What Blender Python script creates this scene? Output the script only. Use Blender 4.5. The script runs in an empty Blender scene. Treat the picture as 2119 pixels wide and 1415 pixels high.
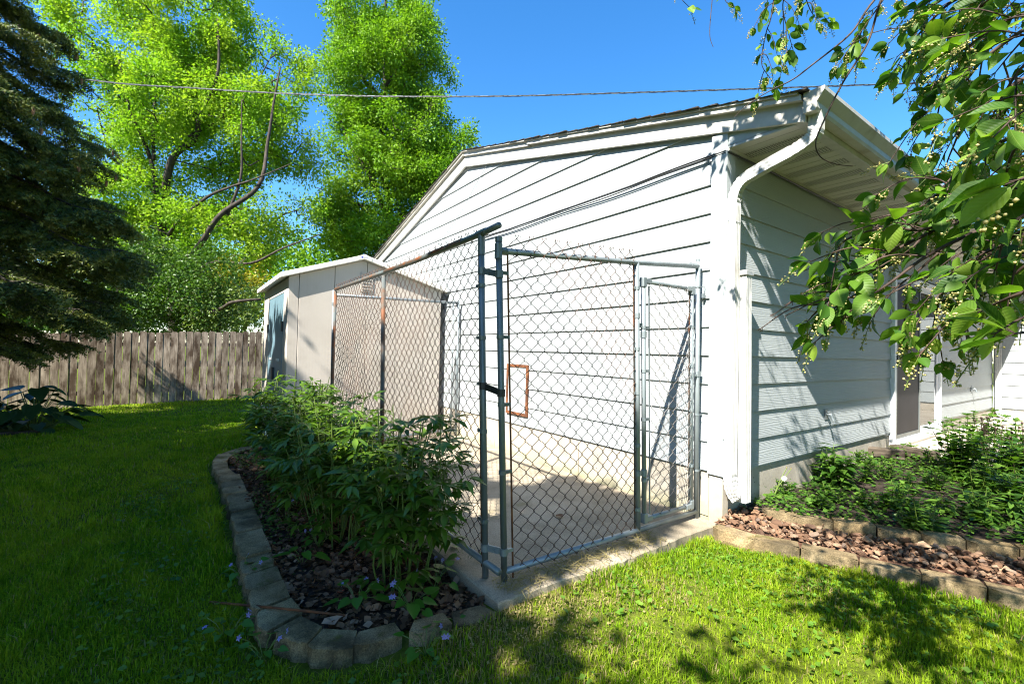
import bpy, math, random
import numpy as np
from mathutils import Vector, Matrix

rng = np.random.default_rng(7)
random.seed(7)
scene = bpy.context.scene
COL = scene.collection

# ------------------------------------------------------------------ camera
CAM = np.array([1.75334, -3.03582, 1.14927])
RT = np.array([0.57845, 0.81539, 0.02332])
DN = np.array([-0.00215, 0.03011, -0.99954])
FW = np.array([-0.81572, 0.57814, 0.01917])
FPX = 950.46


def at(px, py, depth):
    """world point seen at photograph pixel (px, py), `depth` metres ahead"""
    return CAM + depth * (FW + (px - 1059.5) / FPX * RT + (py - 707.5) / FPX * DN)


cam_data = bpy.data.cameras.new("camera")
cam = bpy.data.objects.new("camera", cam_data)
COL.objects.link(cam)
cam_data.sensor_width = 36.0
cam_data.lens = 16.147
cam_data.clip_start = 0.05
cam_data.clip_end = 2000.0
cam.matrix_world = Matrix(((RT[0], -DN[0], -FW[0], CAM[0]),
                           (RT[1], -DN[1], -FW[1], CAM[1]),
                           (RT[2], -DN[2], -FW[2], CAM[2]),
                           (0, 0, 0, 1)))
scene.camera = cam

# ------------------------------------------------------------------ light
SUN = np.array([0.345, -1.0, 1.12])
SUN = SUN / np.linalg.norm(SUN)
world = bpy.data.worlds.new("World")
scene.world = world
world.use_nodes = True
wn = world.node_tree.nodes
wl = world.node_tree.links
wn.clear()
w_out = wn.new("ShaderNodeOutputWorld")
w_bg = wn.new("ShaderNodeBackground")
w_sky = wn.new("ShaderNodeTexSky")
w_sky.sky_type = 'NISHITA'
w_sky.sun_disc = False
w_sky.sun_elevation = math.asin(SUN[2])
w_sky.sun_rotation = math.atan2(SUN[0], SUN[1])
w_sky.altitude = 0.0
w_sky.air_density = 1.0
w_sky.dust_density = 0.3
w_sky.ozone_density = 4.0
w_bg.inputs["Strength"].default_value = 0.09
w_hs = wn.new("ShaderNodeHueSaturation")
w_hs.inputs["Saturation"].default_value = 1.28
wl.new(w_sky.outputs[0], w_hs.inputs["Color"])
wl.new(w_hs.outputs[0], w_bg.inputs["Color"])
wl.new(w_bg.outputs[0], w_out.inputs["Surface"])

sun_data = bpy.data.lights.new("sun", 'SUN')
sun_data.energy = 5.0
sun_data.angle = math.radians(0.53)
sun_data.color = (1.0, 0.95, 0.86)
sun = bpy.data.objects.new("sun", sun_data)
COL.objects.link(sun)
sun.rotation_euler = Vector(SUN).to_track_quat('Z', 'Y').to_euler()
sun.location = (2, -8, 12)

scene.view_settings.view_transform = 'Standard'
scene.view_settings.look = 'None'
scene.view_settings.gamma = 1.0
scene.view_settings.use_curve_mapping = False
scene.view_settings.exposure = 1.9
scene.render.engine = 'CYCLES'
scene.cycles.use_denoising = True
scene.cycles.filter_width = 1.1
scene.cycles.max_bounces = 8
scene.cycles.transparent_max_bounces = 8


# ------------------------------------------------------------------ helpers
def tag(o, label=None, cat=None, group=None, kind=None):
    if label:
        o["label"] = label
    if cat:
        o["category"] = cat
    if group:
        o["group"] = group
    if kind:
        o["kind"] = kind
    return o


def thing(name, label, cat, loc=(0, 0, 0), group=None):
    o = bpy.data.objects.new(name, None)
    o.empty_display_size = 0.1
    COL.objects.link(o)
    o.location = loc
    return tag(o, label, cat, group)


def wm(o):
    """world matrix without waiting for a depsgraph update"""
    l = Matrix.LocRotScale(o.location, o.rotation_euler, o.scale)
    return l if o.parent is None else wm(o.parent) @ o.matrix_parent_inverse @ l


def link(name, me, mat, parent=None, kind=None):
    """mesh in world coordinates -> object; children keep world placement"""
    o = bpy.data.objects.new(name, me)
    COL.objects.link(o)
    if mat is not None and len(me.materials) == 0:
        if isinstance(mat, (list, tuple)):
            for m in mat:
                me.materials.append(m)
        else:
            me.materials.append(mat)
    if parent is not None:
        o.parent = parent
        o.matrix_parent_inverse = wm(parent).inverted()
    if kind:
        o["kind"] = kind
    return o


def np_mesh(name, V, F, smooth=False, mat_idx=None):
    """V (N,3), F list of arrays (M,k) or one array"""
    if not isinstance(F, list):
        F = [F]
    V = np.asarray(V, dtype=np.float32)
    me = bpy.data.meshes.new(name)
    me.vertices.add(len(V))
    me.vertices.foreach_set("co", V.ravel())
    loops = np.concatenate([np.asarray(f, dtype=np.int32).ravel() for f in F])
    tot = np.concatenate([np.full(len(f), np.asarray(f).shape[1], dtype=np.int32) for f in F])
    start = np.concatenate([[0], np.cumsum(tot)[:-1]]).astype(np.int32)
    me.loops.add(len(loops))
    me.loops.foreach_set("vertex_index", loops)
    me.polygons.add(len(tot))
    me.polygons.foreach_set("loop_start", start)
    me.polygons.foreach_set("loop_total", tot)
    if smooth:
        me.polygons.foreach_set("use_smooth", np.ones(len(tot), dtype=bool))
    if mat_idx is not None:
        me.polygons.foreach_set("material_index", np.asarray(mat_idx, dtype=np.int32))
    me.update(calc_edges=True)
    me.validate()
    return me


class MB:
    """collects shapes, then builds ONE mesh object"""

    def __init__(self):
        self.v = []
        self.f = []

    def add(self, verts, faces):
        b = len(self.v)
        self.v.extend([tuple(map(float, p)) for p in verts])
        self.f.extend([tuple(i + b for i in f) for f in faces])
        return self

    def box(self, x0, x1, y0, y1, z0, z1):
        return self.add([(x0, y0, z0), (x1, y0, z0), (x1, y1, z0), (x0, y1, z0),
                         (x0, y0, z1), (x1, y0, z1), (x1, y1, z1), (x0, y1, z1)],
                        [(0, 3, 2, 1), (4, 5, 6, 7), (0, 1, 5, 4), (1, 2, 6, 5), (2, 3, 7, 6), (3, 0, 4, 7)])

    def obox(self, c, ax, ay, az):
        """box from centre and three half-axis vectors"""
        c, ax, ay, az = map(np.asarray, (c, ax, ay, az))
        s = [(-1, -1, -1), (1, -1, -1), (1, 1, -1), (-1, 1, -1), (-1, -1, 1), (1, -1, 1), (1, 1, 1), (-1, 1, 1)]
        return self.add([c + a * ax + b * ay + d * az for a, b, d in s],
                        [(0, 3, 2, 1), (4, 5, 6, 7), (0, 1, 5, 4), (1, 2, 6, 5), (2, 3, 7, 6), (3, 0, 4, 7)])

    def prism(self, poly, e0, e1):
        """closed polygon (3-D points) extruded from offset e0 to e1"""
        n = len(poly)
        e0 = np.asarray(e0, float)
        e1 = np.asarray(e1, float)
        vs = [np.asarray(p) + e0 for p in poly] + [np.asarray(p) + e1 for p in poly]
        fs = [tuple(range(n))[::-1], tuple(range(n, 2 * n))]
        fs += [(i, (i + 1) % n, n + (i + 1) % n, n + i) for i in range(n)]
        return self.add(vs, fs)

    def tube(self, pts, r, n=8, caps=True):
        pts = [np.asarray(p, float) for p in pts]
        rs = [r] * len(pts) if np.isscalar(r) else list(r)
        k = len(pts)
        rings = []
        up = None
        for i, p in enumerate(pts):
            t = pts[min(i + 1, k - 1)] - pts[max(i - 1, 0)]
            t = t / (np.linalg.norm(t) + 1e-9)
            if up is None:
                a = np.array([0, 0, 1.0]) if abs(t[2]) < 0.9 else np.array([1.0, 0, 0])
                up = np.cross(t, a)
            up = up - t * np.dot(up, t)
            up /= np.linalg.norm(up) + 1e-9
            w = np.cross(t, up)
            rings.append([p + rs[i] * (math.cos(2 * math.pi * j / n) * up + math.sin(2 * math.pi * j / n) * w) for j in range(n)])
        vs = [q for ring in rings for q in ring]
        fs = []
        for i in range(k - 1):
            for j in range(n):
                a, b = i * n + j, i * n + (j + 1) % n
                fs.append((a, b, b + n, a + n))
        if caps:
            fs.append(tuple(range(n))[::-1])
            fs.append(tuple(range((k - 1) * n, k * n)))
        return self.add(vs, fs)

    def build(self, name, mat, parent=None, smooth=False, kind=None, bevel=0.0, seg=1):
        me = bpy.data.meshes.new(name)
        me.from_pydata(self.v, [], self.f)
        me.update()
        if smooth:
            me.polygons.foreach_set("use_smooth", np.ones(len(me.polygons), dtype=bool))
        o = link(name, me, mat, parent, kind)
        if bevel > 0:
            m = o.modifiers.new("bevel", 'BEVEL')
            m.width = bevel
            m.segments = seg
            m.limit_method = 'ANGLE'
        return o


def box(name, mat, parent, *b, bevel=0.0):
    return MB().box(*b).build(name, mat, parent, bevel=bevel)


def unit(v):
    return v / (np.linalg.norm(v, axis=-1, keepdims=True) + 1e-9)


def rand_unit(n):
    return unit(rng.normal(size=(n, 3)))


def scatter(template_v, template_f, pos, X, Y, Z, s):
    """place a small template (verts (k,3), faces list of (m,j)) at n frames; returns V, [F..]"""
    T = np.asarray(template_v, float)
    n, k = len(pos), len(T)
    s = np.asarray(s, float).reshape(-1, 1, 1) if not np.isscalar(s) else s
    V = pos[:, None, :] + s * (T[None, :, 0:1] * X[:, None, :] + T[None, :, 1:2] * Y[:, None, :] + T[None, :, 2:3] * Z[:, None, :])
    off = (np.arange(n) * k)[:, None, None]
    F = [(np.asarray(f)[None, :, :] + off).reshape(-1, np.asarray(f).shape[1]) for f in template_f]
    return V.reshape(-1, 3), F


def frames(d, spin=None, upref=(0, 0, 1.0)):
    """orthonormal frames with Y along d"""
    Y = unit(d)
    up = np.broadcast_to(np.asarray(upref, float), Y.shape)
    X = np.cross(Y, up)
    bad = np.linalg.norm(X, axis=1) < 1e-3
    X[bad] = np.array([1.0, 0, 0])
    X = unit(X)
    Z = np.cross(X, Y)
    if spin is not None:
        c, s_ = np.cos(spin)[:, None], np.sin(spin)[:, None]
        X, Z = X * c + Z * s_, -X * s_ + Z * c
    return X, Y, Z


def merge(parts):
    """[(V,[F..]),..] -> V,[F by arity]"""
    Vs, tri, quad, off = [], [], [], 0
    for V, F in parts:
        Vs.append(V)
        for f in F:
            (tri if f.shape[1] == 3 else quad).append(f + off)
        off += len(V)
    out = []
    if tri:
        out.append(np.concatenate(tri))
    if quad:
        out.append(np.concatenate(quad))
    return np.concatenate(Vs), out


# leaf templates: length 1 along +Y, folded on the midrib
DIAMOND_V = [(0, 0, 0), (0.30, 0.42, 0.06), (0, 1, -0.05), (-0.30, 0.42, 0.06)]
DIAMOND_F = [np.array([(0, 1, 2), (0, 2, 3)])]
LANCE_V = [(0, 0, 0), (0.13, 0.30, 0.03), (0.15, 0.55, 0.01), (0, 1, -0.16), (-0.15, 0.55, 0.01), (-0.13, 0.30, 0.03), (0, 0.3, -0.01), (0, 0.58, -0.04)]
LANCE_F = [np.array([(0, 1, 6), (0, 6, 5), (7, 2, 3), (7, 3, 4)]), np.array([(6, 1, 2, 7), (5, 6, 7, 4)])]


# ------------------------------------------------------------------ materials
def nt(name):
    m = bpy.data.materials.new(name)
    m.use_nodes = True
    t = m.node_tree
    b = t.nodes["Principled BSDF"]
    return m, t, b


def N(t, kind, **kw):
    n = t.nodes.new(kind)
    for k, v in kw.items():
        if k in n.inputs:
            n.inputs[k].default_value = v
        else:
            setattr(n, k, v)
    return n


def coords(t, scale=(1, 1, 1), space="Object", rot=(0, 0, 0)):
    tc = N(t, "ShaderNodeTexCoord")
    mp = N(t, "ShaderNodeMapping")
    mp.inputs["Scale"].default_value = scale
    mp.inputs["Rotation"].default_value = rot
    t.links.new(tc.outputs[space], mp.inputs["Vector"])
    return mp.outputs[0]


def ramp(t, fac, stops):
    r = N(t, "ShaderNodeValToRGB")
    e = r.color_ramp.elements
    e[0].position, e[0].color = stops[0][0], (*stops[0][1], 1)
    e[1].position, e[1].color = stops[-1][0], (*stops[-1][1], 1)
    for p, c in stops[1:-1]:
        x = e.new(p)
        x.color = (*c, 1)
    t.links.new(fac, r.inputs[0])
    return r.outputs[0]


def mixc(t, fac, a, b, mode='MIX'):
    m = N(t, "ShaderNodeMix", data_type='RGBA', blend_type=mode)
    for s, v in ((m.inputs[0], fac), (m.inputs[6], a), (m.inputs[7], b)):
        if hasattr(v, "links"):
            t.links.new(v, s)
        elif isinstance(v, (tuple, list)):
            s.default_value = (*v, 1) if len(v) == 3 else v
        else:
            s.default_value = v
    return m.outputs[2]


def noise(t, vec, scale, detail=4, rough=0.55, out="Fac"):
    n = N(t, "ShaderNodeTexNoise")
    n.inputs["Scale"].default_value = scale
    n.inputs["Detail"].default_value = detail
    n.inputs["Roughness"].default_value = rough
    if vec is not None:
        t.links.new(vec, n.inputs["Vector"])
    return n.outputs[out]


def bump(t, b, h, strength=0.3, dist=0.01):
    bp = N(t, "ShaderNodeBump")
    bp.inputs["Strength"].default_value = strength
    bp.inputs["Distance"].default_value = dist
    t.links.new(h, bp.inputs["Height"])
    t.links.new(bp.outputs[0], b.inputs["Normal"])


def speckled(name, stops, scale=8, detail=6, rough=0.85, bstr=0.3, bdist=0.004, bscale=60, stretch=(1, 1, 1), spec=0.3, metal=0.0, per_obj=0.0):
    """mottled solid: noise -> colour ramp, finer noise -> bump"""
    m, t, b = nt(name)
    v = coords(t, stretch)
    c = ramp(t, noise(t, v, scale, detail), stops)
    if per_obj > 0:
        oi = N(t, "ShaderNodeObjectInfo")
        g = ramp(t, oi.outputs["Random"], [(0, (1 - per_obj,) * 3), (1, (1 + per_obj,) * 3)])
        c = mixc(t, 1.0, c, g, 'MULTIPLY')
    t.links.new(c, b.inputs["Base Color"])
    b.inputs["Roughness"].default_value = rough
    b.inputs["Specular IOR Level"].default_value = spec
    b.inputs["Metallic"].default_value = metal
    bump(t, b, noise(t, v, bscale, 5, 0.65), bstr, bdist)
    return m


def leafmat(name, dark, light, trans=0.45, rough=0.45, spec=0.35, tip=None, noise_scale=0.0, noise_cols=None):
    """leaf: colour differs from leaf to leaf, light passes through"""
    m, t, b = nt(name)
    geo = N(t, "ShaderNodeNewGeometry")
    mid = tuple((a + c) / 2 for a, c in zip(dark, light))
    stops = [(0.0, dark), (0.5, mid), (1.0, light)]
    if tip:
        stops = [(0.0, dark), (0.5, mid), (0.93, light), (1.0, tip)]
    c = ramp(t, geo.outputs["Random Per Island"], stops)
    if noise_cols:
        v = coords(t)
        f = ramp(t, noise(t, v, noise_scale, 3), [(0.42, (0, 0, 0)), (0.62, (1, 1, 1))])
        c = mixc(t, f, c, mixc(t, 0.6, c, noise_cols))
    t.links.new(c, b.inputs["Base Color"])
    b.inputs["Roughness"].default_value = rough
    b.inputs["Specular IOR Level"].default_value = spec
    tr = N(t, "ShaderNodeBsdfTranslucent")
    tc = mixc(t, 1.0, c, (1.25, 1.35, 0.55), 'MULTIPLY')
    t.links.new(tc, tr.inputs["Color"])
    mx = N(t, "ShaderNodeMixShader")
    mx.inputs[0].default_value = trans
    t.links.new(b.outputs[0], mx.inputs[1])
    t.links.new(tr.outputs[0], mx.inputs[2])
    t.links.new(mx.outputs[0], t.nodes["Material Output"].inputs["Surface"])
    return m


def plain(name, col, rough=0.5, metal=0.0, spec=0.5):
    m, t, b = nt(name)
    v = coords(t)
    c = ramp(t, noise(t, v, 14, 5), [(0.3, tuple(x * 0.86 for x in col)), (0.7, tuple(min(1, x * 1.08) for x in col))])
    t.links.new(c, b.inputs["Base Color"])
    b.inputs["Roughness"].default_value = rough
    b.inputs["Metallic"].default_value = metal
    b.inputs["Specular IOR Level"].default_value = spec
    return m


def siding_material(name, axis, base):
    """embossed wood grain running along the board"""
    m, t, b = nt(name)
    sc = (1.1, 1, 13) if axis == 0 else (1, 1.1, 13)
    v = coords(t, sc)
    g = noise(t, v, 5.5, 6, 0.6)
    w = N(t, "ShaderNodeTexWave", wave_type='BANDS', bands_direction='Z')
    w.inputs["Scale"].default_value = 1.6
    w.inputs["Distortion"].default_value = 9.0
    w.inputs["Detail"].default_value = 3.0
    w.inputs["Detail Scale"].default_value = 0.9
    t.links.new(v, w.inputs["Vector"])
    dirt = ramp(t, noise(t, coords(t, (0.8, 0.8, 2.2)), 2.2, 6), [(0.35, tuple(x * 0.9 for x in base)), (0.7, base)])
    oi = N(t, "ShaderNodeObjectInfo")
    c = mixc(t, 1.0, dirt, ramp(t, oi.outputs["Random"], [(0, (0.95, 0.95, 0.95)), (1, (1.02, 1.02, 1.02))]), 'MULTIPLY')
    t.links.new(c, b.inputs["Base Color"])
    b.inputs["Roughness"].default_value = 0.55
    b.inputs["Specular IOR Level"].default_value = 0.3
    h = mixc(t, 0.45, g, w.outputs["Fac"])
    bump(t, b, h, 0.35, 0.006)
    return m


M = {}
M['siding_g'] = siding_material("siding_gable", 0, (0.365, 0.395, 0.405))
M['siding_w'] = siding_material("siding_long", 1, (0.365, 0.395, 0.405))
M['trim'] = plain("trim_paint", (0.37, 0.405, 0.41), 0.5)
M['white_trim'] = plain("white_trim", (0.46, 0.45, 0.41), 0.45)
M['gutter'] = speckled("gutter_metal", [(0.3, (0.32, 0.29, 0.22)), (0.5, (0.43, 0.415, 0.37)), (0.8, (0.48, 0.47, 0.44))], 7, 6, 0.4, 0.05, 0.002)
M['spout'] = plain("spout_white", (0.46, 0.46, 0.45), 0.4)
M['rakecap'] = plain("rake_cap", (0.42, 0.40, 0.35), 0.5)
M['shingle'] = speckled("shingle", [(0.3, (0.018, 0.017, 0.016)), (0.7, (0.075, 0.068, 0.06))], 30, 5, 0.95, 0.6, 0.006, 120, per_obj=0.3)
M['concrete'] = speckled("concrete", [(0.28, (0.21, 0.175, 0.125)), (0.5, (0.31, 0.262, 0.195)), (0.75, (0.38, 0.33, 0.255))], 3.2, 9, 0.95, 0.35, 0.004, 55)
M['patio'] = speckled("patio_concrete", [(0.3, (0.38, 0.33, 0.27)), (0.7, (0.48, 0.43, 0.36))], 3.0, 9, 0.95, 0.3, 0.004, 50)
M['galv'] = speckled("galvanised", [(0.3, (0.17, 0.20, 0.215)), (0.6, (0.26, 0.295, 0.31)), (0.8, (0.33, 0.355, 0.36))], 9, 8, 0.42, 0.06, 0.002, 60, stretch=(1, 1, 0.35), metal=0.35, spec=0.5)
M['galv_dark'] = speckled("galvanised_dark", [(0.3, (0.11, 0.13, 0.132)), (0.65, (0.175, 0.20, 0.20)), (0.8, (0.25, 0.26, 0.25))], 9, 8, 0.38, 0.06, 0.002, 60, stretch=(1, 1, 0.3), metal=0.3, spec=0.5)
M['rusty_pipe'] = speckled("rusty_pipe", [(0.40, (0.09, 0.105, 0.105)), (0.52, (0.10, 0.07, 0.05)), (0.66, (0.17, 0.065, 0.028)), (0.8, (0.05, 0.028, 0.018))], 7, 8, 0.7, 0.3, 0.002, 120, metal=0.1)
M['rust'] = speckled("rust", [(0.3, (0.05, 0.022, 0.013)), (0.55, (0.15, 0.055, 0.022)), (0.8, (0.27, 0.11, 0.045))], 14, 8, 0.8, 0.3, 0.002, 120)
M['wire'] = speckled("rusty_wire", [(0.35, (0.045, 0.030, 0.024)), (0.55, (0.10, 0.055, 0.038)), (0.75, (0.16, 0.13, 0.12))], 4, 8, 0.6, 0.0, 0.001, 60, metal=0.2)
M['wire_galv'] = speckled("wire_galv", [(0.4, (0.13, 0.115, 0.105)), (0.62, (0.24, 0.22, 0.21))], 5, 8, 0.5, 0.0, 0.001, 60, metal=0.3)
def add_stain(m, col, sc=0.9, lo=0.5, hi=0.66, amt=0.6):
    t = m.node_tree
    b = t.nodes["Principled BSDF"]
    src = b.inputs["Base Color"].links[0].from_socket
    f = ramp(t, noise(t, coords(t), sc, 8, 0.6), [(lo, (0, 0, 0)), (hi, (amt, amt, amt))])
    t.links.new(mixc(t, f, src, col), b.inputs["Base Color"])


def grit(m, sc=150):
    t = m.node_tree
    b = t.nodes["Principled BSDF"]
    src = b.inputs["Base Color"].links[0].from_socket
    f = ramp(t, noise(t, coords(t), sc, 3, 0.7), [(0.33, (0.62, 0.61, 0.6)), (0.5, (1, 1, 1)), (0.7, (1.25, 1.24, 1.22))])
    t.links.new(mixc(t, 1.0, src, f, 'MULTIPLY'), b.inputs["Base Color"])


grit(M['concrete'])
grit(M['patio'])
add_stain(M['spout'], (0.25, 0.21, 0.15), 5.0, 0.56, 0.72, 0.45)
add_stain(M['concrete'], (0.13, 0.105, 0.07), 1.3)
add_stain(M['concrete'], (0.16, 0.15, 0.05), 2.6, 0.6, 0.72, 0.5)
add_stain(M['patio'], (0.22, 0.18, 0.13), 1.1, 0.52, 0.7, 0.5)
M['black'] = plain("black_cable", (0.018, 0.018, 0.02), 0.5)
M['blackmetal'] = plain("black_metal", (0.02, 0.02, 0.022), 0.45)
M['shed'] = speckled("shed_vinyl", [(0.3, (0.42, 0.375, 0.325)), (0.7, (0.48, 0.435, 0.38))], 2.5, 5, 0.5, 0.02, 0.002)
def rib(m):
    t = m.node_tree
    b = t.nodes["Principled BSDF"]
    w = N(t, "ShaderNodeTexWave", wave_type='BANDS', bands_direction='Y')
    w.inputs["Scale"].default_value = 9.0
    t.links.new(coords(t), w.inputs["Vector"])
    bump(t, b, w.outputs["Fac"], 0.07, 0.003)


rib(M['shed'])
add_stain(M['shed'], (0.27, 0.22, 0.16), 1.6, 0.5, 0.72, 0.4)
M['shedroof'] = plain("shed_roof", (0.70, 0.67, 0.60), 0.5)
M['sheddoor'] = plain("shed_door", (0.13, 0.215, 0.26), 0.45)


def paver_material():
    m, t, b = nt("split_paver")
    v = coords(t)
    c = ramp(t, noise(t, v, 6, 8, 0.6), [(0.30, (0.12, 0.085, 0.043)), (0.48, (0.24, 0.18, 0.10)), (0.70, (0.36, 0.285, 0.175))])
    fine = ramp(t, noise(t, v, 170, 3, 0.7), [(0.32, (0.45, 0.45, 0.45)), (0.52, (1.0, 1.0, 1.0)), (0.72, (1.45, 1.42, 1.35))])
    c = mixc(t, 1.0, c, fine, 'MULTIPLY')
    stain = ramp(t, noise(t, v, 3.3, 7, 0.65), [(0.52, (0, 0, 0)), (0.66, (0.8, 0.8, 0.8))])
    c = mixc(t, stain, c, (0.045, 0.036, 0.022))
    moss = ramp(t, noise(t, v, 4.7, 6, 0.7), [(0.60, (0, 0, 0)), (0.68, (0.75, 0.75, 0.75))])
    c = mixc(t, moss, c, (0.085, 0.085, 0.014))
    oi = N(t, "ShaderNodeObjectInfo")
    c = mixc(t, 1.0, c, ramp(t, oi.outputs["Random"], [(0, (0.72, 0.74, 0.76)), (1, (1.2, 1.17, 1.12))]), 'MULTIPLY')
    t.links.new(c, b.inputs["Base Color"])
    b.inputs["Roughness"].default_value = 0.95
    b.inputs["Specular IOR Level"].default_value = 0.15
    bump(t, b, noise(t, v, 85, 8, 0.75), 0.9, 0.007)
    return m


M['paver'] = paver_material()
M['soil'] = speckled("soil", [(0.3, (0.012, 0.008, 0.006)), (0.6, (0.04, 0.027, 0.02)), (0.8, (0.07, 0.05, 0.035))], 12, 10, 1.0, 1.0, 0.02, 40)
M['timber'] = speckled("old_timber", [(0.3, (0.03, 0.022, 0.016)), (0.7, (0.12, 0.095, 0.07))], 6, 8, 0.95, 0.6, 0.006, 40, stretch=(1, 1, 6))
M['glass'] = None


def fence_material():
    m, t, b = nt("weathered_picket")
    oi = N(t, "ShaderNodeObjectInfo")
    geo = N(t, "ShaderNodeTexCoord")
    add = N(t, "ShaderNodeVectorMath", operation='ADD')
    cmb = N(t, "ShaderNodeCombineXYZ")
    mul = N(t, "ShaderNodeMath", operation='MULTIPLY')
    mul.inputs[1].default_value = 40.0
    t.links.new(oi.outputs["Random"], mul.inputs[0])
    t.links.new(mul.outputs[0], cmb.inputs[0])
    t.links.new(mul.outputs[0], cmb.inputs[2])
    t.links.new(geo.outputs["Object"], add.inputs[0])
    t.links.new(cmb.outputs[0], add.inputs[1])
    mp = N(t, "ShaderNodeMapping")
    mp.inputs["Scale"].default_value = (1, 1, 0.07)
    t.links.new(add.outputs[0], mp.inputs["Vector"])
    grain = noise(t, mp.outputs[0], 60, 6, 0.6)
    mp2 = N(t, "ShaderNodeMapping")
    mp2.inputs["Scale"].default_value = (1, 1, 0.35)
    t.links.new(add.outputs[0], mp2.inputs["Vector"])
    stain = noise(t, mp2.outputs[0], 5.5, 5, 0.6)
    c1 = ramp(t, grain, [(0.3, (0.17, 0.135, 0.105)), (0.55, (0.34, 0.285, 0.225)), (0.8, (0.48, 0.42, 0.35))])
    c = mixc(t, ramp(t, stain, [(0.38, (0, 0, 0)), (0.62, (0.92, 0.92, 0.92))]), c1, (0.045, 0.028, 0.017))
    c = mixc(t, 1.0, c, ramp(t, oi.outputs["Random"], [(0, (0.68, 0.66, 0.63)), (1, (1.18, 1.17, 1.15))]), 'MULTIPLY')
    t.links.new(c, b.inputs["Base Color"])
    b.inputs["Roughness"].default_value = 0.95
    b.inputs["Specular IOR Level"].default_value = 0.15
    bump(t, b, grain, 0.5, 0.004)
    return m


M['picket'] = fence_material()
M['bark'] = speckled("bark", [(0.3, (0.022, 0.017, 0.013)), (0.7, (0.085, 0.068, 0.054))], 10, 8, 0.95, 0.8, 0.02, 30, stretch=(1, 1, 0.3))
M['twig'] = speckled("twig_bark", [(0.3, (0.03, 0.018, 0.014)), (0.7, (0.085, 0.055, 0.042))], 30, 6, 0.7, 0.3, 0.002, 90)
M['stem'] = plain("peony_stem", (0.10, 0.15, 0.025), 0.5)
M['leaf_maple'] = leafmat("leaf_maple", (0.115, 0.245, 0.014), (0.21, 0.36, 0.025), 0.5, 0.5, 0.2, noise_scale=0.75, noise_cols=(0.34, 0.43, 0.04))
M['leaf_linden'] = leafmat("leaf_linden", (0.085, 0.20, 0.009), (0.15, 0.29, 0.015), 0.42, 0.5, 0.25, noise_scale=0.5, noise_cols=(0.21, 0.33, 0.025))
M['leaf_shrub'] = leafmat("leaf_shrub", (0.03, 0.085, 0.010), (0.09, 0.17, 0.02), 0.35)
M['leaf_pale'] = leafmat("leaf_pale", (0.12, 0.18, 0.045), (0.22, 0.29, 0.09), 0.45)
M['leaf_yellow'] = leafmat("leaf_yellow", (0.20, 0.19, 0.02), (0.40, 0.33, 0.03), 0.45)
M['leaf_peony'] = leafmat("leaf_peony", (0.036, 0.088, 0.007), (0.105, 0.19, 0.014), 0.3, 0.32, 0.5, tip=(0.16, 0.26, 0.03))
M['leaf_hosta'] = leafmat("leaf_hosta", (0.014, 0.045, 0.016), (0.035, 0.08, 0.025), 0.2, 0.4)
M['leaf_weed'] = leafmat("leaf_weed", (0.035, 0.105, 0.012), (0.12, 0.225, 0.03), 0.4)
M['leaf_violet'] = leafmat("leaf_violet", (0.03, 0.12, 0.012), (0.09, 0.23, 0.02), 0.4, 0.4)
M['petal'] = leafmat("petal", (0.20, 0.18, 0.52), (0.32, 0.29, 0.66), 0.3)
M['needle'] = leafmat("needle", (0.022, 0.042, 0.008), (0.075, 0.115, 0.018), 0.15, 0.5, 0.3, tip=(0.16, 0.19, 0.03), noise_scale=3.5, noise_cols=(0.20, 0.21, 0.03))
M['cone'] = plain("cone", (0.16, 0.085, 0.035), 0.8)
M['dead'] = leafmat("dead_leaf", (0.035, 0.018, 0.010), (0.24, 0.135, 0.08), 0.12, 0.8, 0.15, tip=(0.33, 0.23, 0.17))
M['straw'] = leafmat("straw", (0.16, 0.13, 0.05), (0.34, 0.28, 0.12), 0.3, 0.7)
M['grass'] = leafmat("grass_blade", (0.060, 0.150, 0.004), (0.24, 0.385, 0.012), 0.45, 0.55, 0.12, tip=(0.42, 0.40, 0.07), noise_scale=2.3, noise_cols=(0.31, 0.38, 0.02))
M['clover'] = leafmat("clover", (0.07, 0.17, 0.015), (0.16, 0.29, 0.03), 0.4)
# ================================================================== ground
LAP = 0.2032
SB = 0.336            # bottom of the siding above the kennel pad


def gz(x, y):
    x = np.asarray(x, float)
    y = np.asarray(y, float)
    z = -0.105 + np.minimum(0, x + 2) * 0.0125 + 0.02 * np.minimum(0, y + 1.4) * np.clip((-x - 4) / 8, 0, 1)
    z = z + 0.012 * np.sin(1.7 * x + 0.6) * np.sin(1.3 * y + 1.1)
    z = z + 0.03 * np.clip(1 - np.abs(x) / 0.5, 0, 1) * ((y > -2.2) & (y < 0.2)) + 0.042 * np.clip((x - 0.15) / 0.4, 0, 1) * np.clip((y + 1.2) / 0.8, 0, 1)
    z = z + 0.045 * np.clip(1 - np.abs(x - 0.05) / 0.5, 0, 1) * np.clip((-y - 0.6) / 0.6, 0, 1) * np.clip((y + 2.4) / 0.35, 0, 1)
    return np.where(x < -14, np.maximum(z, -0.35), z)


def lawn_material():
    m, t, b = nt("lawn_ground")
    v = coords(t)
    a = ramp(t, noise(t, v, 9, 9, 0.65), [(0.3, (0.035, 0.055, 0.006)), (0.55, (0.09, 0.115, 0.012)), (0.8, (0.18, 0.155, 0.045))])
    t.links.new(a, b.inputs["Base Color"])
    b.inputs["Roughness"].default_value = 1.0
    b.inputs["Specular IOR Level"].default_value = 0.1
    bump(t, b, noise(t, v, 40, 6), 0.8, 0.02)
    return m


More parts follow.
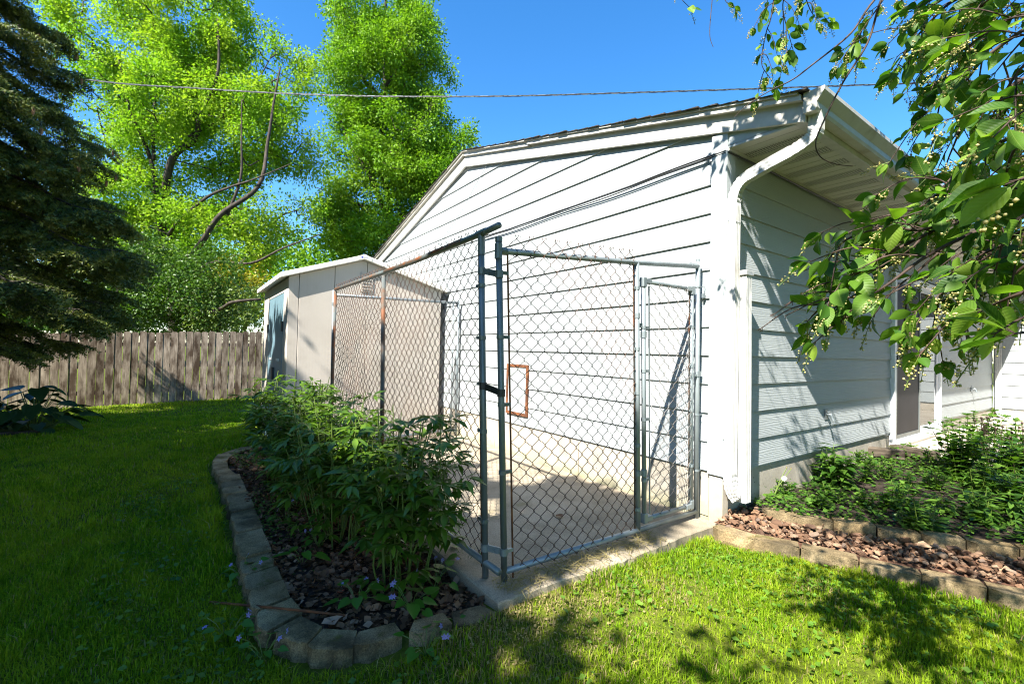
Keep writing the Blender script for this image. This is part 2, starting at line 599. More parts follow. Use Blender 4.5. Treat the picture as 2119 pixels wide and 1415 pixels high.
def grid_mesh(name, xs, ys, zf):
    X, Y = np.meshgrid(xs, ys, indexing='ij')
    V = np.stack([X, Y, zf(X, Y)], -1).reshape(-1, 3)
    a, b = len(xs), len(ys)
    i = (np.arange(a - 1)[:, None] * b + np.arange(b - 1)[None, :]).ravel()
    F = np.stack([i, i + b, i + b + 1, i + 1], 1)
    return np_mesh(name, V, F, smooth=True)


xs = np.concatenate([[-600, -200, -80, -40, -25], np.arange(-18, 8.01, 0.25), [12, 25, 60, 200, 600]])
ys = np.concatenate([[-600, -200, -60, -25], np.arange(-14, 12.01, 0.25), [20, 40, 100, 300, 600]])
tag(link("lawn", grid_mesh("lawn", xs, ys, gz), lawn_material()), kind="structure")

# kennel concrete pad: a slab with a cracked outer edge
pad = MB()
edge = []
for i in range(45):
    y = -1.84 + 1.825 * i / 44
    edge.append((0.012 + 0.010 * math.sin(5 * y) + 0.012 * (random.random() - 0.5), y))
poly = [(-4.05, -0.012), (-4.05, -1.84)] + edge
pad.prism([(x, y, 0) for x, y in poly], (0, 0, -0.30), (0, 0, -0.002))
tag(pad.build("kennel_pad", M['concrete'], bevel=0.006), kind="structure")

# planting soil inside the curved edging
bed_poly = [(-4.30, -2.45), (-3.9, -2.62), (-3.0, -2.66), (-0.6, -2.66), (-0.28, -2.52), (-0.12, -2.2), (-0.02, -1.84), (-4.3, -1.84)]


def in_poly(x, y, P):
    x = np.asarray(x)
    y = np.asarray(y)
    c = np.zeros(x.shape, bool)
    j = len(P) - 1
    for i in range(len(P)):
        xi, yi = P[i]
        xj, yj = P[j]
        k = ((yi > y) != (yj > y)) & (x < (xj - xi) * (y - yi) / (yj - yi + 1e-12) + xi)
        c ^= k
        j = i
    return c


def soil_z(x, y):
    return -0.062 + 0.018 * np.sin(5.1 * x + 1) * np.sin(6.3 * y) + 0.012 * np.sin(13 * x) * np.cos(11 * y + x)


def patch(name, P, zf, mat, step=0.05, kind="structure"):
    x0, x1 = min(p[0] for p in P), max(p[0] for p in P)
    y0, y1 = min(p[1] for p in P), max(p[1] for p in P)
    xs = np.arange(x0, x1 + step, step)
    ys = np.arange(y0, y1 + step, step)
    X, Y = np.meshgrid(xs, ys, indexing='ij')
    V = np.stack([X, Y, zf(X, Y)], -1).reshape(-1, 3)
    b = len(ys)
    I, J = np.meshgrid(np.arange(len(xs) - 1), np.arange(b - 1), indexing='ij')
    keep = in_poly(xs[I] + step / 2, ys[J] + step / 2, P)
    i = (I * b + J)[keep]
    F = np.stack([i, i + b, i + b + 1, i + 1], 1)
    return tag(link(name, np_mesh(name, V, F, smooth=True), mat), kind=kind)


patch("flower_bed_soil", bed_poly, soil_z, M['soil'])

# raised bed beside the long wall
side_poly = [(0.03, 0.20), (0.35, 0.33), (0.9, 0.68), (1.5, 1.0), (2.2, 1.35), (3.5, 2.0), (5.5, 3.3), (5.5, 4.6), (1.2, 3.9), (0.03, 3.25)]


def side_z(x, y):
    return 0.062 + 0.02 * np.minimum(y, 3.5) + 0.02 * np.sin(4 * x + y) * np.sin(3.3 * y)


patch("side_bed_soil", side_poly, side_z, M['soil'])
rock_poly = [(0.0, -0.07), (0.33, -0.08), (0.8, 0.11), (1.3, 0.33), (2.2, 0.75), (3.5, 1.4), (3.5, 2.1), (2.2, 1.4), (1.3, 0.92), (0.5, 0.44), (0.0, 0.26)]


def rock_z(x, y):
    return 0.0 + 0.03 * np.clip(0.6 - x, 0, 1) + 0.09 * np.clip(y - (0.445 * x - 0.06), 0, 0.5)


M['redsoil'] = speckled("red_soil", [(0.3, (0.05, 0.025, 0.015)), (0.7, (0.15, 0.075, 0.045))], 14, 8, 1.0, 1.0, 0.02, 40)
patch("rock_strip_soil", rock_poly, rock_z, M['redsoil'])

# patio by the sliding door: concrete squares with joints
patio = bpy.data.objects.new("patio", None)
COL.objects.link(patio)
tag(patio, kind="structure")
for i, (x0, x1) in enumerate([(0.035, 1.28), (1.29, 2.54), (2.55, 3.8), (3.81, 5.06)]):
    for j, (y0, y1) in enumerate([(3.42, 4.75), (4.76, 6.09), (6.10, 7.43), (7.44, 8.82)]):
        d = random.uniform(-0.004, 0.004)
        box("paving_slab", M['patio'], patio, x0, x1, y0, y1, -0.05, 0.165 + d, bevel=0.008)

# ================================================================== house
house = thing("house", "pale blue grey lap sided house with low gable, white eaves and sliding door", "house")


def siding_board(parent, axis, a0, a1, z0, t0=None, t1=None, mat=None, lap=LAP, out=0.0, sgn=-1):
    """one wedge board; axis 0: lies in a y=const wall facing -y, axis 1: in x=const wall facing +x.
    a0,a1 ends at the bottom edge, t0,t1 ends at the top edge"""
    t0 = a0 if t0 is None else t0
    t1 = a1 if t1 is None else t1
    zt = z0 + lap + 0.022
    d_b, d_t = 0.0185, 0.004
    pr = [(0.0, z0 + 0.0, 0), (d_b, z0, 0), (d_b, z0 + 0.004, 0), (d_t, zt, 1), (0.0, zt, 1)]
    vs = []
    for e in (0, 1):
        for d, z, top in pr:
            a = (t0, t1)[e] if top else (a0, a1)[e]
            if axis == 0:
                vs.append((a, out - d, z))
            else:
                vs.append((out + d, a, z))
    n = 5
    fs = [tuple(range(n)), tuple(range(2 * n - 1, n - 1, -1))] + [(i, i + n, (i + 1) % n + n, (i + 1) % n) for i in range(n)]
    return MB().add(vs, fs).build("siding_board", mat, parent)


XR, ZR = -3.655, 3.80      # ridge (top of the rake) in the gable plane
SL = 0.2585                # roof slope
XL = -7.30                 # far end of the gable wall


def rake_z(x):
    return ZR - SL * abs(x - XR)


# sheathing behind the boards (closed body of the house)
core = MB()
core.prism([(-0.012, 0, 0.30), (-0.012, 0, 2.66), (XR, 0, ZR - 0.12), (XL + 0.012, 0, 2.66), (XL + 0.012, 0, 0.30)], (0, 0.016, 0), (0, 0.10, 0))
core.build("wall_sheathing", M['trim'], house)
gable = MB().box(XL, -0.006, 0.006, 0.014, 0.31, 0.336).build("gable_wall", M['trim'], house)
gable["label"] = "gable end wall of wide lap boards"
n_rows = 17
for i in range(n_rows):
    z0 = SB + i * LAP
    z1 = z0 + LAP + 0.022
    # ends follow the rake board's middle line on the upper rows

    def ends(z):
        zz = z + 0.045
        w = max(0.0, (ZR - zz) / SL)
        return max(XL + 0.03, XR - w), min(-0.088, XR + w)
    if ZR - (z0 + 0.12) < 0.03:
        break
    l0, r0 = ends(z0)
    l1, r1 = ends(min(z1, ZR - 0.05))
    siding_board(gable, 0, l0, r0, z0, l1, r1, M['siding_g'], out=0.006 + 0.0004 * (i % 2))

# corner boards
box("corner_board", M['trim'], house, -0.086, 0.031, -0.032, 0.012, 0.322, 2.70, bevel=0.002)
box("corner_board", M['trim'], house, 0.004, 0.0305, 0.0125, 0.075, 0.324, 2.585, bevel=0.002)

# long wall
longw = MB().box(-0.10, -0.002, 0.105, 8.84, 0.305, 2.60).build("long_wall", M['trim'], house)
DY0, DY1 = 3.40, 5.32
for i in range(12):
    z0 = SB + i * LAP
    if z0 > 2.5:
        break
    lap = min(LAP, 2.588 - z0 - 0.022)
    if z0 < 2.14:
        siding_board(longw, 1, 0.078, DY0, z0, mat=M['siding_w'], lap=lap, out=-0.001)
        siding_board(longw, 1, DY1, 8.82, z0, mat=M['siding_w'], lap=lap, out=-0.001)
    else:
        siding_board(longw, 1, 0.078, 8.82, z0, mat=M['siding_w'], lap=lap, out=-0.001)

# concrete foundation
def foundation_material():
    m, t, b = nt("foundation")
    v = coords(t)
    c = ramp(t, noise(t, v, 4, 9, 0.6), [(0.3, (0.27, 0.24, 0.195)), (0.6, (0.40, 0.36, 0.30)), (0.8, (0.46, 0.42, 0.36))])
    vo = N(t, "ShaderNodeTexVoronoi")
    vo.inputs["Scale"].default_value = 26
    t.links.new(v, vo.inputs["Vector"])
    pits = ramp(t, vo.outputs["Distance"], [(0.10, (0, 0, 0)), (0.17, (1, 1, 1))])
    msk = ramp(t, noise(t, v, 3.1, 2), [(0.56, (1, 1, 1)), (0.60, (0, 0, 0))])
    k = mixc(t, 1.0, pits, msk, 'LIGHTEN')
    c = mixc(t, k, (0.05, 0.045, 0.04), c)
    # moss stain close to the ground
    sx = N(t, "ShaderNodeSeparateXYZ")
    t.links.new(v, sx.inputs[0])
    low = N(t, "ShaderNodeMapRange")
    low.inputs[1].default_value, low.inputs[2].default_value = 0.0, 0.13
    low.inputs[3].default_value, low.inputs[4].default_value = 0.75, 0.0
    t.links.new(sx.outputs[2], low.inputs[0])
    mo = N(t, "ShaderNodeMath", operation='MULTIPLY')
    t.links.new(low.outputs[0], mo.inputs[0])
    t.links.new(noise(t, v, 6, 5), mo.inputs[1])
    c = mixc(t, mo.outputs[0], c, (0.24, 0.25, 0.07))
    t.links.new(c, b.inputs["Base Color"])
    b.inputs["Roughness"].default_value = 0.95
    bump(t, b, noise(t, v, 60, 6), 0.3, 0.004)
    return m


M['found'] = foundation_material()
f1 = MB()
for x0, x1 in [(XL, -4.21), (-4.2, -2.86), (-2.852, -1.42), (-1.412, -0.006)]:
    f1.box(x0, x1, 0.003 + 0.002 * (random.random()), 0.2, -0.3, 0.33)
f1.build("foundation", M['found'], house, bevel=0.006)
f2 = MB()
for y0, y1 in [(0.02, 0.42), (0.425, 1.62), (1.625, 3.30), (3.305, 8.84)]:
    f2.box(-0.2, -0.004 + 0.004 * random.random(), y0, y1, -0.3, 0.32)
f2.build("foundation", M['found'], house, bevel=0.006)
MB().prism([(-0.085, -0.02, 0), (0.02, -0.022, 0), (0.024, 0.06, 0), (-0.085, 0.04, 0)], (0, 0, -0.3), (0, 0, 0.315)).build("foundation_pier", M['found'], house, bevel=0.01)
# footing ledge that shows at the corner
MB().prism([(-0.28, 0, 0.02), (-0.06, 0, 0.24), (0.0, 0, 0.02)], (0, -0.004, 0), (0, 0.01, 0)).build("mortar_patch", M['found'], house)

# --- rake boards, roof
for s in (1, -1):
    x_end = 0.515 if s == 1 else -7.83
    zr0, ze = ZR - 0.025, rake_z(x_end) - 0.025
    # wide frieze board
    if s == 1:
        MB().prism([(XR, 0, zr0), (x_end, 0, ze), (x_end, 0, ze - 0.13), (XR, 0, zr0 - 0.165)], (0, -0.046, 0), (0, -0.022, 0)).build("rake_board", M['white_trim'], house, bevel=0.002)
        MB().prism([(-2.22, 0, rake_z(-2.22) - 0.002), (x_end, 0, rake_z(x_end) - 0.002), (x_end, 0, rake_z(x_end) - 0.036), (-2.22, 0, rake_z(-2.22) - 0.036)], (0, -0.085, 0), (0, -0.0465, 0)).build("rake_fascia", M['white_trim'], house)
        MB().prism([(XR, 0, ZR - 0.002), (-2.20, 0, rake_z(-2.2) - 0.002), (-2.20, 0, rake_z(-2.2) - 0.05), (XR, 0, ZR - 0.05)], (0, -0.072, 0), (0, -0.0468, 0)).build("rake_fascia", M['white_trim'], house)
    else:
        MB().prism([(x_end, 0, ze), (XR, 0, zr0), (XR, 0, zr0 - 0.165), (x_end, 0, ze - 0.165)], (0, -0.0462, 0), (0, -0.022, 0)).build("rake_board", M['white_trim'], house, bevel=0.002)
        MB().prism([(x_end, 0, rake_z(x_end) - 0.002), (XR, 0, ZR - 0.002), (XR, 0, ZR - 0.036), (x_end, 0, rake_z(x_end) - 0.036)], (0, -0.078, 0), (0, -0.047, 0)).build("rake_fascia", M['rakecap'], house)
# metal edge under the shingles
for s, xe in ((1, 0.50), (-1, -7.83)):
    MB().prism([(XR, 0, ZR + 0.012), (xe, 0, rake_z(xe) + 0.012), (xe, 0, rake_z(xe) - 0.001), (XR, 0, ZR - 0.001)], (0, -0.098, 0), (0, -0.05, 0)).build("drip_edge", M['rakecap'], house)
roof = MB()
for s, xe in ((1, 0.53), (-1, -7.86)):
    roof.prism([(XR, 0, ZR + 0.010), (xe, 0, rake_z(xe) + 0.010), (xe, 0, rake_z(xe) - 0.02), (XR, 0, ZR - 0.02)], (0, -0.045, 0), (0, 9.2, 0))
roof = roof.build("roof", M['shingle'], house)
n_course = 30
for s in (1, -1):
    for k in range(n_course):
        u0, u1 = k / n_course, (k + 1) / n_course
        xe = 0.56 if s == 1 else -7.88
        xa, xb = XR + (xe - XR) * u0, XR + (xe - XR) * u1
        lift = 0.024 + random.uniform(-0.003, 0.004)
        y0 = -0.105 - random.uniform(0, 0.018)
        MB().prism([(xa, 0, rake_z(xa) + 0.013), (xb, 0, rake_z(xb) + lift), (xb, 0, rake_z(xb) + lift - 0.009), (xa, 0, rake_z(xa) + 0.0125)],
                   (0, y0, 0), (0, 9.2, 0)).build("shingle_course", M['shingle'], roof)

# eave: end panel, soffit, fascia, gutter
MB().prism([(-0.07, 0, 2.585), (0.508, 0, 2.578), (0.508, 0, 2.60), (-0.07, 0, 2.74)], (0, -0.020, 0), (0, -0.006, 0)).build("eave_end_panel", M['trim'], house)


def soffit_material():
    m, t, b = nt("vented_soffit")
    v = coords(t)
    sx = N(t, "ShaderNodeSeparateXYZ")
    t.links.new(v, sx.inputs[0])

    def mod(out, period, shift=0.0):
        a = N(t, "ShaderNodeMath", operation='ADD')
        a.inputs[1].default_value = 100 * period + shift
        t.links.new(out, a.inputs[0])
        q = N(t, "ShaderNodeMath", operation='MODULO')
        q.inputs[1].default_value = period
        t.links.new(a.outputs[0], q.inputs[0])
        return q.outputs[0]

    def less(o, v_):
        q = N(t, "ShaderNodeMath", operation='LESS_THAN')
        q.inputs[1].default_value = v_
        t.links.new(o, q.inputs[0])
        return q.outputs[0]

    def mul(a, b_):
        q = N(t, "ShaderNodeMath", operation='MULTIPLY')
        t.links.new(a, q.inputs[0])
        t.links.new(b_, q.inputs[1])
        return q.outputs[0]
    strip = less(mod(sx.outputs[1], 0.305, -0.16), 0.115)
    hx = less(mod(sx.outputs[0], 0.018), 0.0125)
    hy = less(mod(sx.outputs[1], 0.0170), 0.0105)
    hole = mul(strip, mul(hx, hy))
    c = mixc(t, hole, (0.50, 0.485, 0.425), (0.035, 0.032, 0.027))
    t.links.new(c, b.inputs["Base Color"])
    b.inputs["Roughness"].default_value = 0.5
    return m


M['soffit'] = soffit_material()
k = 0
y = -0.02
while y < 8.8:
    y1 = min(y + 0.303, 8.82)
    sp = MB()
    # three shallow pans per panel with V grooves between
    w = (y1 - y) / 3
    prof = []
    for j in range(3):
        a = y + j * w
        prof += [(a, 2.598), (a + 0.006, 2.588), (a + w - 0.006, 2.588)]
    prof += [(y1, 2.598), (y1, 2.602), (y, 2.602)]
    sp.prism([(0.0, p[0], p[1]) for p in prof][::-1], (0.030, 0, 0), (0.515, 0, 0))
    sp.build("soffit_panel", M['soffit'], house)
    y += 0.305
box("soffit_trim", M['white_trim'], house, 0.024, 0.040, -0.018, 8.82, 2.566, 2.592)
box("soffit_trim", M['white_trim'], house, 0.455, 0.512, -0.0185, 8.82, 2.578, 2.5875)
box("fascia_board", M['white_trim'], house, 0.512, 0.526, -0.045, 8.83, 2.565, 2.715)
# gutter: K profile swept along the eave
gp = [(0.528, 2.722), (0.528, 2.602), (0.590, 2.598), (0.600, 2.615), (0.600, 2.648), (0.632, 2.688), (0.640, 2.700), (0.640, 2.724), (0.628, 2.724), (0.628, 2.712),
      (0.620, 2.690), (0.594, 2.655), (0.590, 2.612), (0.534, 2.612), (0.534, 2.722)]
gut = MB().prism([(x, 0, z) for x, z in gp], (0, -0.075, 0), (0, 8.83, 0)).build("gutter", M['gutter'], house)
MB().prism([(x, 0, z) for x, z in gp[:8]], (0, -0.080, 0), (0, -0.0745, 0)).build("end_cap", M['gutter'], gut)


# downspout ---------------------------------------------------------
def rect_sweep(pts, wx, wy, ref, ribs=True, crimp=()):
    """rectangular tube with ribbed faces swept along pts; ref = direction of the wx side"""
    mb = MB()
    pts = [np.asarray(p, float) for p in pts]
    prof = []
    if ribs:
        for (a0, a1, fixed, ax) in (((-1, 1, -1, 0)), ((-1, 1, 1, 1)), ((1, -1, 1, 0)), ((1, -1, -1, 1))):
            for q in range(6):
                u = a0 + (a1 - a0) * q / 6
                d = 1.0 if (q % 2 == 0) else 0.90
                prof.append((u, fixed * d) if ax == 0 else (fixed * d, u))
    else:
        prof = [(-1, -1), (1, -1), (1, 1), (-1, 1)]
    n = len(prof)
    vs = []
    for i, p in enumerate(pts):
        t = unit(pts[min(i + 1, len(pts) - 1)] - pts[max(i - 1, 0)])
        a = np.asarray(ref, float)
        a = unit(a - t * np.dot(a, t))
        b = np.cross(t, a)
        sc_ = 0.90 if (i in crimp and i % 2) else 1.0
        for u, w in prof:
            vs.append(p + sc_ * (a * u * wx / 2 + b * w * wy / 2))
    fs = []
    for i in range(len(pts) - 1):
        for j in range(n):
            q, r = i * n + j, i * n + (j + 1) % n
            fs.append((q, r, r + n, q + n))
    fs += [tuple(range(n))[::-1], tuple(range((len(pts) - 1) * n, len(pts) * n))]
    return mb.add(vs, fs)


def bend(p0, p1, p2, k=6, f=0.5):
    p0, p1, p2 = map(lambda p: np.asarray(p, float), (p0, p1, p2))
    a, b = p1 + (p0 - p1) * f, p1 + (p2 - p1) * f
    return [(1 - t) ** 2 * a + 2 * t * (1 - t) * p1 + t * t * b for t in np.linspace(0, 1, k)]


top = [(0.568, 0.0, 2.62), (0.568, 0.0, 2.555)] + bend((0.568, 0, 2.62), (0.565, 0.0, 2.46), (0.14, 0.0, 2.345), 15, 0.32) + \
      [(0.30, 0.0, 2.392)] + bend((0.30, 0.0, 2.392), (0.064, 0.004, 2.325), (0.060, 0.006, 2.0), 15, 0.45) + [(0.060, 0.006, 2.06)]
ds = rect_sweep(top, 0.052, 0.072, (0, 1, 0), crimp=set(range(3, 16)) | set(range(19, 32))).build("downspout", M['spout'], house)
rect_sweep([(0.060, 0.006, 2.10), (0.060, 0.006, 0.36)] + bend((0.06, 0.006, 0.6), (0.060, 0.006, 0.22), (0.155, 0.10, 0.13), 14, 0.35), 0.058, 0.068, (0, 1, 0), crimp=set(range(3, 15))).build("spout_tube", M['spout'], ds)
rect_sweep([(0.108, 0.088, 0.16), (0.104, 0.085, 0.9), (0.098, 0.08, 1.72)], 0.066, 0.074, (0, 1, 0)).build("flip_up_extension", M['spout'], ds)
MB().box(0.022, 0.14, 0.038, 0.136, 1.700, 1.735).build("spout_strap", M['spout'], ds, bevel=0.003)
MB().box(0.0272, 0.034, -0.040, 0.052, 0.58, 0.625).build("spout_strap", M['spout'], ds, bevel=0.002)
MB().tube([(0.045, -0.028, 2.075), (0.045, -0.031, 2.075)], 0.004, 8).build("rivet", M['galv'], ds)

# cables fixed to the wall
cab = MB()
for dz, sag, r in ((0.0, 0.012, 0.0055), (-0.013, 0.02, 0.0045)):
    p = []
    for i in range(25):
        u = i / 24
        x = 0.02 - 3.2 * u
        p.append((x, -0.030 - 0.004 * math.sin(9 * u), 2.567 + dz - sag * math.sin(math.pi * u) * 1.0 + 0.006 * math.sin(14 * u)))
    cab.tube(p, r, 6)
p = [(0.02, -0.03, 2.565), (0.034, -0.018, 2.555), (0.044, 0.03, 2.548), (0.046, 0.4, 2.556), (0.046, 2.0, 2.553), (0.046, 4.0, 2.556), (0.046, 8.7, 2.553)]
cab.tube(p, 0.006, 6)
cab.build("wall_cable", M['black'], house, smooth=True)
MB().tube([(-2.90, -0.05, 3.60), (-3.0, -0.026, 3.55), (-3.11, -0.024, 3.49), (-3.42, -0.024, 3.28), (-3.70, -0.024, 3.07), (-4.1, -0.024, 2.86), (-4.57, -0.024, 2.66), (-5.2, -0.024, 2.30)], 0.0035, 6).build("thin_wire", M['galv'], house)

# pet door on the gable wall
pd = MB()
for b_ in [(-2.585, -2.555, 0.44, 1.0), (-2.215, -2.185, 0.44, 1.0)]:
    pd.box(b_[0], b_[1], -0.030, -0.012, b_[2], b_[3])
pd.box(-2.5548, -2.2152, -0.029, -0.012, 0.97, 1.0).box(-2.5548, -2.2152, -0.029, -0.012, 0.44, 0.47)
pet = pd.build("pet_door", M['rust'], house)
pet["label"] = "rust brown frame of a small pet door"
box("flap", M['trim'], pet, -2.5546, -2.2154, -0.020, -0.010, 0.4705, 0.9695)

# hose bibbs
for (yy, zz) in ((1.674, 0.63), (7.2, 0.70)):
    hb = MB().tube([(0.012, yy, zz + 0.02), (0.06, yy, zz + 0.015), (0.075, yy, zz - 0.035)], [0.013, 0.012, 0.010], 8)
    hb.box(0.016, 0.021, yy - 0.03, yy + 0.03, zz - 0.03, zz + 0.06)
    hb.box(0.03, 0.05, yy - 0.02, yy + 0.02, zz + 0.032, zz + 0.04)
    hb.build("hose_bibb", M['galv'], house, smooth=False)


# sliding door -------------------------------------------------------
def glass_material():
    m, t, b = nt("door_glass")
    g = N(t, "ShaderNodeBsdfGlossy")
    g.inputs["Roughness"].default_value = 0.01
    g.inputs["Color"].default_value = (0.9, 0.93, 0.95, 1)
    tr = N(t, "ShaderNodeBsdfTransparent")
    tr.inputs["Color"].default_value = (0.55, 0.60, 0.60, 1)
    fr = N(t, "ShaderNodeFresnel")
    fr.inputs["IOR"].default_value = 1.9
    mx = N(t, "ShaderNodeMixShader")
    t.links.new(fr.outputs[0], mx.inputs[0])
    t.links.new(tr.outputs[0], mx.inputs[1])
    t.links.new(g.outputs[0], mx.inputs[2])
    t.links.new(mx.outputs[0], t.nodes["Material Output"].inputs["Surface"])
    return m


M['glass'] = glass_material()
M['screen'] = speckled("insect_screen", [(0.3, (0.014, 0.013, 0.015)), (0.7, (0.024, 0.022, 0.026))], 3, 3, 0.6, 0.1, 0.001, 400)
M['vinyl'] = plain("white_vinyl", (0.76, 0.77, 0.80), 0.35)
M['room'] = plain("unlit_room_colour", (0.03, 0.03, 0.035), 0.9)  # near-black paint for the shade indoors
door = MB()
door.box(0.0, 0.048, DY0 + 0.002, DY0 + 0.062, 0.19, 2.135).box(0.0, 0.048, DY1 - 0.062, DY1 - 0.002, 0.19, 2.135)
door.box(0.0, 0.0482, DY0 + 0.0622, DY1 - 0.0622, 2.072, 2.1348).box(0.0, 0.055, DY0 + 0.0622, DY1 - 0.0622, 0.1902, 0.255)
door = door.build("sliding_door", M['vinyl'], house, bevel=0.003)
yc = 0.5 * (DY0 + DY1)
for nm, a, b_, xo in (("screen_panel", DY0 + 0.064, yc + 0.02, 0.026), ("glass_panel", yc - 0.02, DY1 - 0.064, 0.006)):
    fr = MB()
    st = 0.045 if nm == "screen_panel" else 0.07
    fr.box(xo, xo + 0.016, a, a + st, 0.256, 2.071).box(xo, xo + 0.016, b_ - st, b_, 0.256, 2.071)
    fr.box(xo + 0.0003, xo + 0.0157, a + st, b_ - st, 2.071 - st, 2.0709).box(xo + 0.0003, xo + 0.0157, a + st, b_ - st, 0.2562, 0.256 + st)
    pnl = fr.build(nm, M['vinyl'] if nm != "screen_panel" else M['galv_dark'], house)
    pnl.parent = door
    MB().box(xo + 0.006, xo + 0.009, a + st, b_ - st, 0.256 + st, 2.071 - st).build("screen" if nm == "screen_panel" else "pane", M['screen'] if nm == "screen_panel" else M['glass'], door)
MB().box(0.043, 0.06, DY0 + 0.068, DY0 + 0.09, 1.08, 1.20).build("handle", M['blackmetal'], door)
MB().tube([(0.022, yc + 0.03, 1.05), (0.05, yc + 0.03, 1.08), (0.05, yc + 0.03, 1.22), (0.022, yc + 0.03, 1.25)], 0.007, 6).build("handle", M['vinyl'], door)
box("dark_room_block", M['room'], house, -0.6, -0.101, DY0, DY1, 0.2, 2.13)  # solid dark block standing in for the unlit interior
for q in range(9):
    yb = DY0 + 0.1 + q * 0.1
    box("blind_slat", M['screen'], door, -0.012, -0.0045, yb, yb + 0.07, 0.27, 2.05)
box("door_sill", M['found'], house, 0.0, 0.075, DY0 + 0.001, DY1 - 0.001, 0.10, 0.189)

# wing at the far end of the patio
wing = MB().box(0.03, 7.0, 8.856, 9.1, 0.31, 2.9).build("wing_wall", M['trim'], house)
wing["label"] = "sunlit wing wall across the patio"
for i in range(12):
    z0 = SB + i * LAP
    siding_board(wing, 0, 0.12, 7.0, z0, mat=M['siding_g'], out=8.852)
box("corner_board", M['trim'], house, 0.02, 0.118, 8.825, 8.8505, 0.33, 2.58)
MB().box(0.02, 7.0, 8.853, 9.1, -0.2, 0.308).build("foundation", M['found'], house)
rect_sweep([(0.09, 8.785, 2.55), (0.09, 8.785, 0.30), (0.12, 8.74, 0.22), (0.30, 8.55, 0.19)], 0.06, 0.07, (0, 1, 0), ribs=True).build("downspout", M['spout'], house)
wr = MB().prism([(0.45, 8.35, 2.66), (0.45, 11.4, 3.5), (0.45, 11.4, 3.42), (0.45, 8.35, 2.58)], (0, 0, 0), (6.8, 0, 0)).build("wing_roof", M['shingle'], house)
box("fascia_board", M['white_trim'], house, 0.66, 7.25, 8.33, 8.348, 2.56, 2.68)
box("soffit_panel", M['white_trim'], house, 0.56, 7.25, 8.349, 8.85, 2.572, 2.579)
# ================================================================== dog kennel
kennel = thing("dog_kennel", "rusty chain link dog kennel on a concrete pad against the gable wall", "kennel", (-1.8, -0.9, 0))
PR = 0.0165


def pipe(name, pts, mat, parent, r=PR, n=12):
    return MB().tube(pts, r, n).build(name, mat, parent, smooth=True)


def fitting(name, pts, parent, mat, r=PR + 0.0035):
    return MB().tube(pts, r, 12).build(name, mat, parent, smooth=False)


def lerp(a, b, t):
    return np.asarray(a, float) * (1 - t) + np.asarray(b, float) * t


def chain_link(name, b0, b1, t0, t1, nrm, mat, parent, D=0.085, r=0.0022, sag=0.012, seed=1, knuckle=True):
    """woven diamond wire between bottom corners b0,b1 and top corners t0,t1"""
    g = np.random.default_rng(seed)
    b0, b1, t0, t1, nrm = map(lambda p: np.asarray(p, float), (b0, b1, t0, t1, nrm))
    width = np.linalg.norm(b1 - b0)
    height = 0.5 * (np.linalg.norm(t0 - b0) + np.linalg.norm(t1 - b1))
    w = D / 2
    nw = int(round(width / w))
    ns = int(round(height / w))
    ph = g.uniform(0, 6, 4)
    Vs, Fs, off = [], [], 0
    for k in range(nw):
        P = []
        for j in range(ns + 1):
            side = (j + k) % 2
            # each wire swings from its own column to the next; little hooks where wires cross
            u = (k + side) / nw
            for e in ((-0.11, 0.0, 0.11) if 0 < j < ns else (0.0,)):
                v = (j + e) / ns
                uu = u + (0.06 if side == 1 else -0.06) * w / width * (1 if e == 0 else 0.35)
                out = (0.0035 if (side == 1) else -0.0035)
                if e != 0:
                    out *= 0.2
                p = lerp(lerp(b0, b1, uu), lerp(t0, t1, uu), v)
                bow = sag * (math.sin(3.1 * u * 2 + ph[0]) * math.sin(math.pi * v) + 0.5 * math.sin(7 * v + ph[1]) * math.sin(5 * u + ph[2]))
                p = p + nrm * (out + bow)
                p = p + np.array([0, 0, 0.006 * math.sin(9 * u + 6 * v + ph[3])]) * math.sin(math.pi * v)
                P.append(p)
        if knuckle:
            # bent-over tip at the top
            d = (t1 - t0) / np.linalg.norm(t1 - t0)
            s = 1 if (ns + k) % 2 else -1
            P.append(P[-1] + np.array([0, 0, 0.010]) + d * 0.002 * s + nrm * 0.004)
            P.append(P[-1] + np.array([0, 0, 0.004]) + d * 0.006 * s + nrm * 0.005)
            P.append(P[-1] + np.array([0, 0, -0.012]) + d * 0.004 * s - nrm * 0.003)
        P = np.array(P)
        T = np.gradient(P, axis=0)
        T = unit(T)
        A = unit(np.cross(T, np.broadcast_to(nrm, T.shape)))
        B = np.cross(T, A)
        ring = [P + r * (math.cos(a) * A + math.sin(a) * B) for a in (0.5, 2.6, 4.7)]
        V = np.stack(ring, 1).reshape(-1, 3)
        i = np.arange(len(P) - 1)
        F = []
        for q in range(3):
            q2 = (q + 1) % 3
            F.append(np.stack([i * 3 + q, i * 3 + q2, i * 3 + 3 + q2, i * 3 + 3 + q], 1))
        Vs.append(V)
        Fs.append(np.concatenate(F) + off)
        off += len(V)
    me = np_mesh(name, np.concatenate(Vs), np.concatenate(Fs), smooth=True)
    return link(name, me, mat, parent, kind="stuff")


def band(p, axis_dir, parent, mat, ln=0.06, toward=(0, 1, 0), r=PR + 0.003):
    """tension band: thin collar round a post with a flat tongue to the tension bar"""
    p = np.asarray(p, float)
    mb = MB().tube([p - np.array([0, 0, 0.010]), p + np.array([0, 0, 0.010])], r, 12)
    t = np.asarray(toward, float)
    s = np.cross(t, [0, 0, 1.0])
    mb.obox(p + t * (ln / 2 + 0.008), t * ln / 2, s * 0.007, np.array([0, 0, 0.0085]))
    return mb.build("tension_band", mat, parent)


